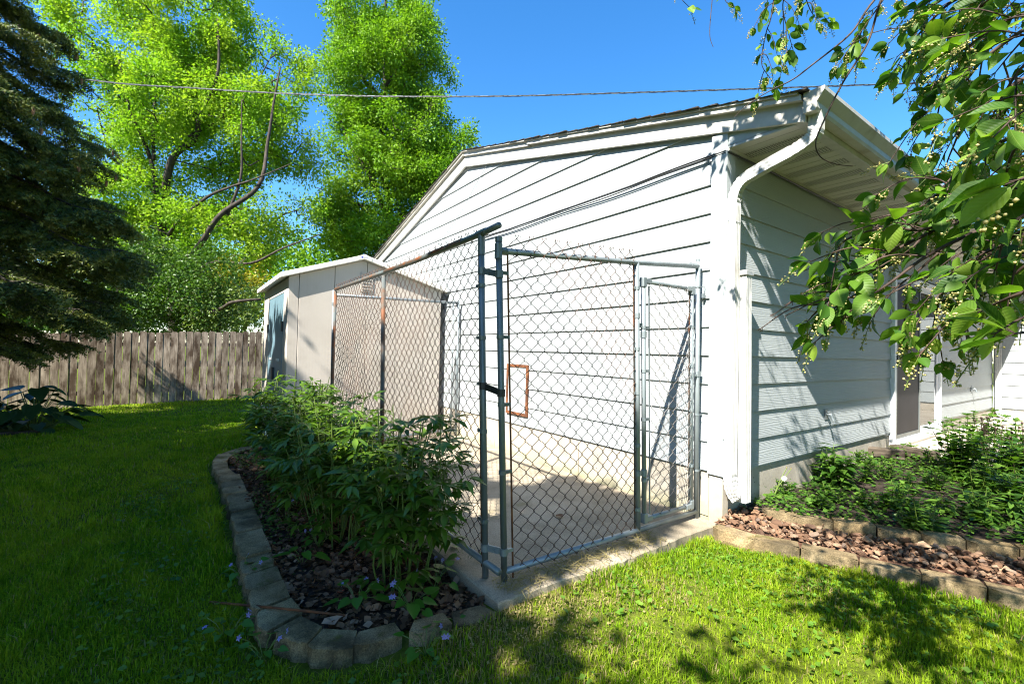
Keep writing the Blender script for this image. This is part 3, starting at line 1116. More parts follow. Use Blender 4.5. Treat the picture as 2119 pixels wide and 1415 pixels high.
# ---- side parallel to the gable
A_b0, A_t0 = np.array([-0.225, -1.765, 0.0]), np.array([-0.345, -1.765, 1.735])
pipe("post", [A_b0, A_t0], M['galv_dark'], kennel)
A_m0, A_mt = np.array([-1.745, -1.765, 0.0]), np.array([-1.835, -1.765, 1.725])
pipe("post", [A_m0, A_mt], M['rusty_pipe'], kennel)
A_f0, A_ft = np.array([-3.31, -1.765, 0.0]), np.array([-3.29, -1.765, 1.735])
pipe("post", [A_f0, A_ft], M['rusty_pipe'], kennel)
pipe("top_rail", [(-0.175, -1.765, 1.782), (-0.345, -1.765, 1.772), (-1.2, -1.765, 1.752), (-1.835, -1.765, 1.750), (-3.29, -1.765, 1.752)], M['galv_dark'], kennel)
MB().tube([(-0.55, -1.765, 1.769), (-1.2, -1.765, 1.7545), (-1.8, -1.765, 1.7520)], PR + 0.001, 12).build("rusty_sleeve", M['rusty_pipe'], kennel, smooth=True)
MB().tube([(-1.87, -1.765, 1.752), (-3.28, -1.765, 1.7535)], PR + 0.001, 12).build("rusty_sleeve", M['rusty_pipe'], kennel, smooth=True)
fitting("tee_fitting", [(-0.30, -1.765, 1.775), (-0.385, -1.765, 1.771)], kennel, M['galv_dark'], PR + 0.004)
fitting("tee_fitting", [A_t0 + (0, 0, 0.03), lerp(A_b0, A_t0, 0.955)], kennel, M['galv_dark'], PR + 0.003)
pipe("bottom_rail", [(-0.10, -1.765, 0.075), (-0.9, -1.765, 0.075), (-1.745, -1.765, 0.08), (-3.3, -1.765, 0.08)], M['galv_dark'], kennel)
MB().obox(lerp(A_b0 + (-0.055, 0.012, 0.03), A_t0 + (-0.045, 0.012, -0.03), 0.5), (A_t0 - A_b0 + np.array([0.01, 0, -0.06])) / 2, (0.0035, 0, 0), (0, 0.0035, 0)).build("tension_bar", M['rust'], kennel)
MB().obox(lerp(A_m0 + (-0.030, 0.0, 0.03), A_mt + (-0.030, 0.0, -0.03), 0.5), (A_mt - A_m0) / 2 * 0.97, (0.0035, 0, 0), (0, 0.006, 0)).build("tension_bar", M['rust'], kennel)
for t in (0.16, 0.42, 0.56, 0.70, 0.86):
    band(lerp(A_b0, A_t0, t), None, kennel, M['galv_dark'], 0.045, (-1, 0, 0))
chain_link("wire_mesh", A_b0 + (-0.055, 0.014, 0.045), (-1.755, -1.751, 0.05), A_t0 + (-0.05, 0.014, 0.062), (-1.84, -1.751, 1.79), (0, -1, 0), M['wire'], kennel, seed=3)
chain_link("wire_mesh", (-1.755, -1.748, 0.05), (-3.29, -1.751, 0.05), (-1.84, -1.748, 1.79), (-3.28, -1.751, 1.79), (0, -1, 0), M['wire'], kennel, seed=4)

# ---- end side across the pad, with the gate
B1b, B1t = np.array([-0.15, -1.700, 0.0]), np.array([-0.15, -1.782, 1.690])
B2b, B2t = np.array([-0.15, -0.680, 0.0]), np.array([-0.15, -0.740, 1.735])
B3b, B3t = np.array([-0.15, -0.052, 0.0]), np.array([-0.15, -0.078, 1.815])
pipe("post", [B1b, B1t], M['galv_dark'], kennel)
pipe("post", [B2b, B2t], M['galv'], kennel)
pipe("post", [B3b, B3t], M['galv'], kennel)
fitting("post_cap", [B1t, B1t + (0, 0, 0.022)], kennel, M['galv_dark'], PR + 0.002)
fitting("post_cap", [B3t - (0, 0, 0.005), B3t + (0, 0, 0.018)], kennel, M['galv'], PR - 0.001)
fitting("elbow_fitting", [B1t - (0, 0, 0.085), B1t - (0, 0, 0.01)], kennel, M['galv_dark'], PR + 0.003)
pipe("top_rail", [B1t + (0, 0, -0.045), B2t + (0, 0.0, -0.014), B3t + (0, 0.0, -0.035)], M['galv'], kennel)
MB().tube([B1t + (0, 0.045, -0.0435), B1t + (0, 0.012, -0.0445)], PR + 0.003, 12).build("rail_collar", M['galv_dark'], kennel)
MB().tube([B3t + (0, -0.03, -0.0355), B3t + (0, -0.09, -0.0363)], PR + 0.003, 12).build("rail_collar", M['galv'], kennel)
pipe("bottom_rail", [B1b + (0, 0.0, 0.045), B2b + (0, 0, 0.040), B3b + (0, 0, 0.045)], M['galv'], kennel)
MB().obox(lerp(B1b + (0, 0.055, 0.0), B1t + (0, 0.052, -0.03), 0.5), (B1t - B1b + np.array([0, 0, -0.03])) / 2, (0.003, 0, 0), (0, 0.004, 0)).build("tension_bar", M['rust'], kennel)
MB().obox(lerp(B2b + (0, -0.030, 0.02), B2t + (0, -0.030, 0.0), 0.5), (B2t - B2b + np.array([0, 0, -0.02])) / 2, (0.003, 0, 0), (0, 0.004, 0)).build("tension_bar", M['rusty_pipe'], kennel)
for t in (0.085, 0.32, 0.52, 0.72, 0.91):
    band(lerp(B1b, B1t, t), None, kennel, M['galv_dark'] if t > 0.2 else M['galv'], 0.045, (0, 1, 0))
for t in (0.10, 0.33, 0.52, 0.68, 0.9):
    band(lerp(B2b, B2t, t), None, kennel, M['galv'], 0.022, (0, -1, 0))
chain_link("wire_mesh", B1b + (0.012, 0.06, 0.030), B2b + (0.012, -0.032, 0.02), B1t + (0.012, 0.058, 0.030), B2t + (0.012, -0.030, 0.045), (1, 0, 0), M['wire'], kennel, seed=5)
# tie wires along the rail
tw = MB()
for i in range(9):
    p = lerp(B1t + (0, 0.10, -0.042), B2t + (0, -0.05, -0.016), i / 8)
    tw.tube([p + np.array([math.cos(a) * 0.021, 0.006 * a / 6, math.sin(a) * 0.021]) for a in np.linspace(0, 5.6, 10)], 0.002, 5)
tw.build("tie_wire", M['wire'], kennel)
# clamps joining the two corner posts
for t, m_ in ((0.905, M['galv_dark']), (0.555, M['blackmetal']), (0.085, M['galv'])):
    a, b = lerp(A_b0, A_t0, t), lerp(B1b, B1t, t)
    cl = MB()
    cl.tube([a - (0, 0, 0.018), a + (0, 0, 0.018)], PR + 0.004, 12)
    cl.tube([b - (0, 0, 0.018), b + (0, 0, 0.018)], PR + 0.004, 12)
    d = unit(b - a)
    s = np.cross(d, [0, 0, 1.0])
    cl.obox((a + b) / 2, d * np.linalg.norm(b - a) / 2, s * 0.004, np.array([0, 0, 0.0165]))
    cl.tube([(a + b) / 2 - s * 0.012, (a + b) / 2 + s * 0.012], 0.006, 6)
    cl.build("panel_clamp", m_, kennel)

# gate
gr = 0.0150
G1b, G1t, G2b, G2t = np.array([-0.15, -0.622, 0.085]), np.array([-0.15, -0.672, 1.625]), np.array([-0.15, -0.120, 0.085]), np.array([-0.15, -0.150, 1.622])
gate = MB().tube([G1b, G1t], gr, 12).tube([G2b, G2t], gr, 12).tube([G1t - (0, 0, 0.012), G2t - (0, 0, 0.012)], gr - 0.0006, 12).tube([G1b + (0, 0, 0.012), G2b + (0, 0, 0.012)], gr - 0.0006, 12).build("gate", M['galv'], kennel, smooth=True)
gate["label"] = "narrow chain link gate"
for p, sy, sz in ((G1t, 1, -1), (G2t, -1, -1), (G1b, 1, 1), (G2b, -1, 1)):
    MB().obox(p + np.array([0, 0, sz * 0.02]), (0.018, 0, 0), (0, 0.018, 0), (0, 0, 0.032)).obox(p + np.array([0, sy * 0.035, sz * 0.012]), (0.0178, 0, 0), (0, 0.032, 0), (0, 0, 0.0175)).build("corner_fitting", M['galv'], gate, bevel=0.006, seg=2)
chain_link("wire_mesh", G1b + (0.010, 0.058, 0.02), G2b + (0.010, -0.026, 0.02), G1t + (0.010, 0.058, -0.035), G2t + (0.010, -0.026, -0.035), (1, 0, 0), M['wire_galv'], gate, D=0.088, seed=8, sag=0.006)
MB().obox(lerp(G1b, G1t, 0.5) + (0, 0.055, 0), (G1t - G1b) / 2 * 0.95, (0.003, 0, 0), (0, 0.0045, 0)).build("tension_bar", M['galv'], gate)
MB().obox(lerp(G2b, G2t, 0.5) + (0, -0.026, 0), (G2t - G2b) / 2 * 0.95, (0.003, 0, 0), (0, 0.0035, 0)).build("tension_bar", M['rusty_pipe'], gate)
for t in (0.17, 0.42, 0.62, 0.8):
    band(lerp(G1b, G1t, t), None, gate, M['galv'], 0.045, (0, 1, 0), gr + 0.003)
    band(lerp(G2b, G2t, t + 0.02), None, gate, M['galv'], 0.020, (0, -1, 0), gr + 0.003)
for t in (0.20, 0.77):
    a = lerp(B2b, B2t, t + 0.03)
    b = lerp(G1b, G1t, t)
    MB().tube([a - (0, 0, 0.016), a + (0, 0, 0.016)], PR + 0.004, 12).tube([b - (0, 0, 0.02), b + (0, 0, 0.02)], gr + 0.0045, 12).obox((a + b) / 2, (0, 0.022, 0), (0.006, 0, 0), (0, 0, 0.014)).build("hinge", M['galv'], gate)
lt = lerp(G2b, G2t, 0.60)
MB().tube([lt - (0, 0, 0.018), lt + (0, 0, 0.018)], gr + 0.004, 12).obox(lt + np.array([0, 0.05, 0.0]), (0.012, 0, 0), (0, 0.05, 0), (0, 0, 0.007)).obox(lt + np.array([0.012, 0.075, 0.01]), (0.006, 0, 0), (0, 0.02, 0), (0, 0, 0.018)).build("latch", M['galv'], gate)
q = lerp(B3b, B3t, 0.90)
MB().tube([q + np.array([0.02, -0.01, 0.0]), q + np.array([0.02, 0.055, 0.004]), q + np.array([0.02, 0.045, -0.05])], 0.003, 5).tube([q - (0, 0, 0.005), q + (0, 0, 0.005)], PR + 0.003, 12).box(q[0] + 0.012, q[0] + 0.026, q[1] + 0.03, q[1] + 0.055, q[2] - 0.075, q[2] - 0.045).build("snap_hook", M['galv'], kennel)
for zz in (0.33, 0.72):
    q = lerp(B3b, B3t, zz / 1.8)
    MB().tube([q - (0, 0, 0.006), q + (0, 0, 0.006)], PR + 0.003, 10).obox(q + np.array([0, 0.035, 0]), (0.004, 0, 0), (0, 0.03, 0), (0, 0, 0.006)).build("wall_bracket", M['galv'], kennel)

# ---- far end side
C1b, C1t = np.array([-3.41, -1.735, 0.0]), np.array([-3.475, -1.735, 1.735])
C2b, C2t = np.array([-3.70, -0.06, 0.0]), np.array([-3.715, -0.06, 1.805])
pipe("post", [C1b, C1t + (0, 0, 0.03)], M['galv'], kennel)
pipe("post", [C2b, C2t], M['galv'], kennel)
pipe("top_rail", [C1t + (0, 0, -0.02), C2t + (0, 0, -0.03)], M['galv'], kennel)
pipe("bottom_rail", [C1b + (0, 0, 0.09), C2b + (0, 0, 0.085)], M['galv'], kennel)
pipe("post", [lerp(C1b, C2b, 0.95), lerp(C1t, C2t, 0.95) - (0, 0, 0.02)], M['galv'], kennel, r=0.010)
chain_link("wire_mesh", C1b + (0.01, 0.03, 0.05), C2b + (0.01, -0.12, 0.05), C1t + (0.01, 0.03, -0.01), C2t + (0.01, -0.12, -0.02), (1, 0, 0), M['wire_galv'], kennel, D=0.088, seed=10)
for t in (0.93, 0.42):
    a = lerp(C1b, C1t, t)
    MB().tube([a - (0, 0, 0.016), a + (0, 0, 0.016)], PR + 0.004, 12).obox(a + np.array([0.06, -0.01, 0]), (0.06, 0, 0), (0, 0.004, 0), (0, 0, 0.014)).build("panel_clamp", M['galv'], kennel)

# ================================================================== shed
SX0, SX1, SY0, SY1, SZ = -6.15, -4.15, -2.08, -0.10, 1.96
PKY, PKZ = -1.22, 2.26
shed = thing("garden_shed", "beige vinyl garden shed with white roof edge and blue door", "shed", (-5.15, -1.1, 0))
MB().prism([(0, SY0 + 0.03, -0.2), (0, SY1 - 0.03, -0.2), (0, SY1 - 0.03, SZ - 0.02), (0, PKY, PKZ - 0.02), (0, SY0 + 0.03, SZ - 0.02)], (SX0 + 0.03, 0, 0), (SX1 - 0.02, 0, 0)).build("shed_body", M['shed'], shed)
seams = [SY0, SY0 + 0.115, SY0 + 0.52, SY0 + 0.92, SY0 + 1.32, SY0 + 1.72, SY1]


def shed_top(y):
    return SZ + (PKZ - SZ) * (1 - abs(y - PKY) / (PKY - SY0 if y < PKY else SY1 - PKY))


for a, b in zip(seams[:-1], seams[1:]):
    a += 0.003
    b -= 0.003
    pl = [(0, a, -0.2), (0, b, -0.2), (0, b, shed_top(b))]
    if a < PKY < b:
        pl.append((0, PKY, PKZ))
    pl.append((0, a, shed_top(a)))
    MB().prism(pl, (SX1 - 0.019, 0, 0), (SX1, 0, 0)).build("wall_panel", M['shed'], shed, bevel=0.003)
for a, b in ((SX0, -5.62), (-4.44, SX1 - 0.02)):
    box("wall_panel", M['shed'], shed, a, b, SY0, SY0 + 0.029, -0.2, SZ - 0.01, bevel=0.003)
box("wall_panel", M['shed'], shed, -5.617, -4.443, SY0 + 0.001, SY0 + 0.029, 1.80, SZ - 0.012)
for a, b in ((-5.612, -5.035), (-5.03, -4.447)):
    dr = box("door", M['sheddoor'], shed, a, b, SY0 - 0.004, SY0 + 0.02, -0.12, 1.79, bevel=0.004)
    for zz in (0.62, 0.95):
        box("louvre", M['shedroof'], dr, a + 0.2, b - 0.2, SY0 - 0.012, SY0 - 0.0042, zz, zz + 0.03)
    for zz in (1.32,):
        box("hinge", M['blackmetal'], dr, (a if a < -5.2 else b) - 0.03, (a if a < -5.2 else b) + 0.03, SY0 - 0.018, SY0 - 0.0045, zz, zz + 0.12)
box("handle", M['blackmetal'], shed, -5.07, -4.99, SY0 - 0.03, SY0 - 0.0045, 0.70, 0.86)
# roof: two skins with a deep white edge, cap at the peak
for ya, yb in ((SY0 - 0.10, PKY), (PKY, SY1 + 0.06)):
    sl0 = (PKZ - SZ) / (PKY - SY0)
    sl1 = (PKZ - SZ) / (SY1 - PKY)
    zz = lambda y: PKZ + 0.004 - (sl0 * (PKY - y) if y < PKY else sl1 * (y - PKY))
    MB().prism([(0, ya, zz(ya)), (0, yb, zz(yb)), (0, yb, zz(yb) + 0.060), (0, ya, zz(ya) + 0.060)], (SX0 - 0.06, 0, 0), (SX1 + 0.07, 0, 0)).build("shed_roof", M['shedroof'], shed, bevel=0.006)
MB().prism([(0, PKY - 0.085, PKZ + 0.038), (0, PKY, PKZ + 0.069), (0, PKY + 0.085, PKZ + 0.038), (0, PKY + 0.085, PKZ - 0.015), (0, PKY, PKZ + 0.01), (0, PKY - 0.085, PKZ - 0.012)], (SX1 + 0.062, 0, 0), (SX1 + 0.076, 0, 0)).build("ridge_cap", M['shedroof'], shed)
MB().box(SX1 + 0.0765, SX1 + 0.0775, PKY - 0.045, PKY - 0.025, PKZ + 0.018, PKZ + 0.038).build("blue_emblem", plain("emblem_blue", (0.05, 0.05, 0.45)), shed)
MB().box(SX1 + 0.0765, SX1 + 0.0775, PKY - 0.02, PKY + 0.04, PKZ + 0.025, PKZ + 0.033).build("maker_plate", plain("emblem_grey", (0.45, 0.45, 0.6)), shed)
vt = MB().box(SX1 + 0.0005, SX1 + 0.012, PKY - 0.02, PKY + 0.13, 1.86, 2.11)
for q in range(6):
    vt.obox((SX1 + 0.014, PKY + 0.055, 1.885 + q * 0.04), (0.006, 0, 0.004), (0, 0.06, 0), (0.001, 0, 0.004))
vt.build("vent", M['shed'], shed)
box("shed_floor", M['timber'], shed, SX0 + 0.02, SX1 - 0.022, SY0 + 0.032, SY1 - 0.032, -0.26, -0.201)

# ================================================================== wooden fence
wf = thing("wooden_fence", "weathered grey brown picket privacy fence under the trees", "fence", (-11.9, -4.0, -0.25))


def fx(y):
    return -11.86 - 0.012 * (y + 6)


y = -10.6
i = 0
while y < 1.2:
    w = 0.138 + random.uniform(-0.004, 0.004)
    x = fx(y) + random.uniform(-0.006, 0.006)
    zb = float(gz(fx(y), y)) - 0.03
    zt = 1.50 + 0.036 * min(0, y + 1.4) * 1.3 + random.uniform(-0.018, 0.018)
    c = 0.035
    lean = random.uniform(-0.008, 0.008)
    pts = [(0, 0, zb), (0, w, zb), (0, w + lean, zt - c), (0, w - c * 0.35 + lean, zt - c * 0.3), (0, w - c + lean, zt), (0, c + lean, zt), (0, c * 0.35 + lean, zt - c * 0.3), (0, lean, zt - c)]
    MB().prism([(x, y + p[1], p[2]) for p in pts], (-0.009, 0, 0), (0.009, 0, 0)).build("picket", M['picket'], wf)
    y += w + random.uniform(0.006, 0.014)
    i += 1
for zr in (0.10, 0.68, 1.18):
    MB().prism([(fx(-10.6) - 0.012, -10.6, zr - 0.26), (fx(1.2) - 0.012, 1.2, zr - 0.02), (fx(1.2) - 0.05, 1.2, zr - 0.02), (fx(-10.6) - 0.05, -10.6, zr - 0.26)], (0, 0, 0), (0, 0, 0.085)).build("rail", M['picket'], wf)
for yp in np.arange(-10.4, 1.3, 2.4):
    box("post", M['picket'], wf, fx(yp) - 0.145, fx(yp) - 0.052, yp, yp + 0.09, -0.6, 1.25)


# ================================================================== edging blocks
def gpx(px, py, z):
    d = FW + (px - 1059.5) / FPX * RT + (py - 707.5) / FPX * DN
    return CAM + d * (z - CAM[2]) / d[2]


def edging_block(parent, corners, zt, zb, rough_edges=(0,), jitter=0.006):
    """tapered block: corners outer0, outer1, inner1, inner0 (x,y); outer face split and knobbly"""
    o0, o1, i1, i0 = [np.array([c[0], c[1], 0.0]) for c in corners]
    dz = random.uniform(-0.006, 0.006)
    zt = zt + dz
    n = 6
    m = 4
    mb = MB()
    vs = []
    outn = unit(np.cross(o1 - o0, [0, 0, 1.0]))
    cen = (o0 + o1 + i0 + i1) / 4
    if np.dot(outn, (o0 + o1) / 2 - cen) < 0:
        outn = -outn
    for j in range(m + 1):
        v = j / m
        for i in range(n + 1):
            u = i / n
            p = lerp(o0, o1, u)
            bulge = 0.012 * (1 - (2 * u - 1) ** 4) * (1 if j < m else 0.3)
            ch = 0.02 * (abs(2 * u - 1) ** 6)
            p = p + outn * (bulge - ch + random.uniform(-jitter, jitter) * (0.4 if j == m else 1.2))
            p[2] = zb + (zt - 0.004 - zb) * v if j < m else zt - 0.004
            vs.append(p)
    k = len(vs)
    top = [lerp(o0, o1, u) + np.array([0, 0, zt]) - outn * 0.008 + outn * random.uniform(-0.003, 0.003) for u in np.linspace(0.03, 0.97, n + 1)]
    vs += top
    vs += [i0 + np.array([0, 0, zt - 0.002]), i1 + np.array([0, 0, zt - 0.002]), i0 + np.array([0, 0, zb]), i1 + np.array([0, 0, zb])]
    a, b, c, d = k + n + 1, k + n + 2, k + n + 3, k + n + 4
    fs = []
    for j in range(m):
        for i in range(n):
            q = j * (n + 1) + i
            fs.append((q, q + 1, q + n + 2, q + n + 1))
    r = m * (n + 1)
    for i in range(n):
        fs.append((r + i, r + i + 1, k + i + 1, k + i))
    fs.append(tuple([k + i for i in range(n + 1)] + [b, a]))
    fs.append((a, b, d, c))
    fs.append(tuple([a, c] + [j * (n + 1) for j in range(m + 1)] + [k]))
    fs.append(tuple([b] + [k + n] + [j * (n + 1) + n for j in range(m, -1, -1)] + [d]))
    mb.add(vs, fs)
    return mb.build("edging_block", M['paver'], parent)


bed_edge = thing("garden_edging", "curved edging of grey concrete blocks around the peony bed", "edging", (-1.5, -2.68, -0.1))
xs_ = [-3.14, -2.94, -2.745, -2.535, -2.28, -2.06, -1.855, -1.625, -1.41, -1.21, -1.01, -0.82, -0.615]
for a, b in zip(xs_[:-1], xs_[1:]):
    w = random.uniform(-0.012, 0.012)
    sk = 0.035
    edging_block(bed_edge, [(a + 0.007 + sk, -2.752 + w), (b - 0.007 + sk, -2.752 + w), (b - 0.010, -2.598 + w * 0.5), (a + 0.010, -2.598 + w * 0.5)], -0.03, -0.26)
curve = [[(-0.56, -2.75), (-0.385, -2.745), (-0.46, -2.578), (-0.605, -2.598)]]
for P in ([(562, 1307), (629, 1335), (666, 1296), (622, 1275)], [(631, 1336), (727, 1341), (739, 1301), (669, 1297)], [(731, 1336), (834, 1311), (816, 1286), (742, 1305)],
          [(848, 1311), (938, 1294), (917, 1267), (857, 1283)], [(944, 1294), (1030, 1267), (996, 1248), (934, 1263)]):
    curve.append([tuple(gpx(p[0], p[1], -0.03)[:2]) for p in P])
for c in curve:
    edging_block(bed_edge, c, -0.03, -0.26, jitter=0.008)
for P in ([(-3.45, -2.78), (-3.16, -2.755), (-3.145, -2.62), (-3.42, -2.66)], [(-3.78, -2.78), (-3.46, -2.785), (-3.43, -2.67), (-3.74, -2.66)], [(-4.16, -2.72), (-3.80, -2.79), (-3.76, -2.67), (-4.06, -2.60)],
          [(-4.42, -2.54), (-4.18, -2.71), (-4.07, -2.60), (-4.28, -2.46)], [(-4.56, -2.24), (-4.43, -2.52), (-4.29, -2.45), (-4.40, -2.20)]):
    edging_block(bed_edge, P, -0.045, -0.28)

# one loose length of rusty rod across the blocks
rod = MB().tube([gpx(435, 1245, -0.085), gpx(560, 1256, -0.018), gpx(640, 1264, -0.02), gpx(715, 1273, -0.04)], 0.0055, 8).build("metal_rod", M['rust'])
tag(rod, "thin rusty steel rod lying across the bed edging blocks", "rod")


def polyline_blocks(parent, pts, width, zt, zb, gap=0.006, side=1):
    for (a, b) in zip(pts[:-1], pts[1:]):
        a, b = np.array([*a, 0.0]), np.array([*b, 0.0])
        d = unit(b - a)
        nrm = np.array([-d[1], d[0], 0]) * side
        j = nrm * random.uniform(-0.006, 0.006)
        a2, b2 = a + d * gap / 2 + j, b - d * gap / 2 + j
        edging_block(parent, [a2[:2], b2[:2], (b2 + nrm * width - d * 0.006)[:2], (a2 + nrm * width + d * 0.006)[:2]], zt, zb, jitter=0.007)


fe = thing("front_edging", "tan block edging between the sunny lawn and the red stones", "edging", (0.9, 0.1, -0.05))
polyline_blocks(fe, [(0.035, -0.165), (0.30, -0.140), (0.52, -0.035), (0.78, 0.065), (1.03, 0.16), (1.26, 0.265), (1.50, 0.375), (1.74, 0.49), (1.98, 0.61), (2.25, 0.74), (2.6, 0.92), (3.0, 1.12)], 0.105, 0.022, -0.20)
be = thing("back_edging", "low block edging between the red stones and the weedy bed", "edging", (0.9, 0.65, 0.0))
polyline_blocks(be, [(0.16, 0.235), (0.36, 0.29), (0.54, 0.40), (0.73, 0.53), (0.92, 0.64), (1.10, 0.745), (1.30, 0.85), (1.52, 0.965), (1.75, 1.08), (2.0, 1.21), (2.3, 1.37), (2.7, 1.58)], 0.10, 0.098, -0.10)

# two old timber offcuts by the door
for k, (c, ang, ln, lab) in enumerate([((0.10, 2.86, 0.19), 0.35, 0.17, "weathered timber offcut lying nearer the downspout below the sliding door"), ((0.27, 3.18, 0.19), -0.25, 0.20, "dark square timber offcut against the patio corner")]):
    d = np.array([math.cos(ang), math.sin(ang), 0])
    s = np.array([-d[1], d[0], 0])
    tag(MB().obox(c, d * ln, s * 0.055, (0, 0, 0.045)).build("timber_block", M['timber'], bevel=0.006), lab, "timber")

# ================================================================== red stones
import bmesh


def rock_mesh(seed):
    g = np.random.default_rng(seed)
    bm = bmesh.new()
    for p in unit(g.normal(size=(13, 3))) * g.uniform(0.75, 1.1, (13, 1)) * np.array([1.0, 0.8, 0.55]):
        bm.verts.new(p)
    bmesh.ops.convex_hull(bm, input=bm.verts)
    for v in [v for v in bm.verts if not v.link_faces]:
        bm.verts.remove(v)
    me = bpy.data.meshes.new("stone")
    bm.to_mesh(me)
    bm.free()
    return me


def stone_material():
    m, t, b = nt("red_stone")
    oi = N(t, "ShaderNodeObjectInfo")
    geo = N(t, "ShaderNodeNewGeometry")
    v = coords(t)
    ad = N(t, "ShaderNodeMath", operation='ADD')
    fr = N(t, "ShaderNodeMath", operation='FRACT')
    t.links.new(oi.outputs["Random"], ad.inputs[0])
    t.links.new(geo.outputs["Random Per Island"], ad.inputs[1])
    t.links.new(ad.outputs[0], fr.inputs[0])
    c = ramp(t, fr.outputs[0], [(0.0, (0.09, 0.05, 0.03)), (0.3, (0.20, 0.105, 0.055)), (0.6, (0.28, 0.16, 0.09)), (0.85, (0.36, 0.24, 0.15)), (1.0, (0.15, 0.11, 0.085))])
    c = mixc(t, ramp(t, noise(t, v, 1.8, 6), [(0.4, (0, 0, 0)), (0.7, (0.5, 0.5, 0.5))]), c, (0.10, 0.055, 0.04))
    t.links.new(c, b.inputs["Base Color"])
    b.inputs["Roughness"].default_value = 0.9
    bump(t, b, noise(t, v, 7, 5), 0.5, 0.06)
    return m


M['stone'] = stone_material()
rocks = [rock_mesh(s) for s in range(10)]
for r_ in rocks:
    r_.materials.append(M['stone'])
rock_bed = bpy.data.objects.new("stone_mulch", None)
COL.objects.link(rock_bed)
tag(rock_bed, kind="structure")
cand = []
gR = np.random.default_rng(21)
tries = 0
while len(cand) < 1500 and tries < 40000:
    tries += 1
    x, y = gR.uniform(0.0, 2.6), gR.uniform(-0.1, 1.6)
    if not in_poly(np.array([x]), np.array([y]), rock_poly)[0]:
        continue
    # keep clear of the two block rows
    if y < 0.445 * x - 0.115 or (x > 0.3 and y > 0.55 * x + 0.09):
        continue
    s = 0.011 + 0.030 * gR.uniform() ** 1.4 * (1.0 if x > 0.5 else 1.1)
    layer = 0 if tries < 14000 else 1
    if any((x - c[0]) ** 2 + (y - c[1]) ** 2 < (0.62 * (s + c[3])) ** 2 for c in cand if c[4] == layer):
        continue
    cand.append((x, y, float(rock_z(x, y)) + s * 0.35 + layer * 0.022, s, layer))
cand.sort(key=lambda c: (c[0] - CAM[0]) ** 2 + (c[1] - CAM[1]) ** 2 - 0.6 * c[4])
rest = MB()
for k, (x, y, z, s, layer) in enumerate(cand):
    rot = Matrix.Rotation(gR.uniform(0, 6.28), 3, 'Z') @ Matrix.Rotation(gR.uniform(-0.6, 0.6), 3, 'X')
    me = rocks[k % 10]
    if k < 290:
        o = bpy.data.objects.new("stone", me)
        COL.objects.link(o)
        o.parent = rock_bed
        o.location = (x, y, z)
        o.rotation_euler = rot.to_euler()
        o.scale = (s, s, s)
    else:
        rest.add([Vector((x, y, z)) + (rot @ v.co) * s for v in me.vertices], [tuple(p.vertices) for p in me.polygons])
rest.build("loose_stones", M['stone'], rock_bed, kind="stuff")

# ================================================================== overhead cable
pts = []
ctrl = [(-300, 60, 14), (130, 157, 13.0), (420, 184, 12.6), (700, 198, 12.2), (1000, 200, 12.0), (1300, 192.5, 11.8), (1700, 179.5, 11.5), (2119, 164, 11.2), (2500, 150, 11.0)]
cw = [at(*c) for c in ctrl]
for i in range(len(cw) - 1):
    p0, p1, p2, p3 = cw[max(i - 1, 0)], cw[i], cw[i + 1], cw[min(i + 2, len(cw) - 1)]
    for t in np.linspace(0, 1, 40, endpoint=False):
        pts.append(0.5 * ((2 * p1) + (-p0 + p2) * t + (2 * p0 - 5 * p1 + 4 * p2 - p3) * t * t + (-p0 + 3 * p1 - 3 * p2 + p3) * t ** 3))
oc = thing("overhead_cable", "twisted overhead power cable crossing above the roof", "cable", tuple(pts[160]))
L_ = np.concatenate([[0], np.cumsum(np.linalg.norm(np.diff(np.array(pts), axis=0), axis=1))])
for s, (mm, rr, oo) in enumerate([(M['black'], 0.011, 0.013), (M['black'], 0.011, 0.013), (M['galv_dark'], 0.008, 0.014)]):
    ph = 2 * math.pi * s / 3
    tp = []
    nn = 700
    ls = np.linspace(0, L_[-1], nn)
    arr = np.array(pts)
    base = np.stack([np.interp(ls, L_, arr[:, k]) for k in range(3)], 1)
    for b_, l_ in zip(base, ls):
        a = ph + l_ * 2 * math.pi / 0.75
        tp.append(b_ + oo * (math.cos(a) * np.array([0, 0, 1.0]) + math.sin(a) * np.array([0.6, 0.8, 0])))
    MB().tube(tp, rr, 5).build("strand", mm, oc, smooth=True)
# ================================================================== trees
def smooth_path(P, k=6):
    P = [np.asarray(p, float) for p in P]
    out = []
    for i in range(len(P) - 1):
        p0, p1, p2, p3 = P[max(i - 1, 0)], P[i], P[i + 1], P[min(i + 2, len(P) - 1)]
        for t in np.linspace(0, 1, k, endpoint=False):
            out.append(0.5 * ((2 * p1) + (-p0 + p2) * t + (2 * p0 - 5 * p1 + 4 * p2 - p3) * t * t + (-p0 + 3 * p1 - 3 * p2 + p3) * t ** 3))
    out.append(P[-1])
    return out


def limb(mb, P, r0, r1, n=7, k=5):
    P = smooth_path(P, k)
    rs = np.linspace(r0, r1, len(P))
    mb.tube(P, rs, n)
    return P


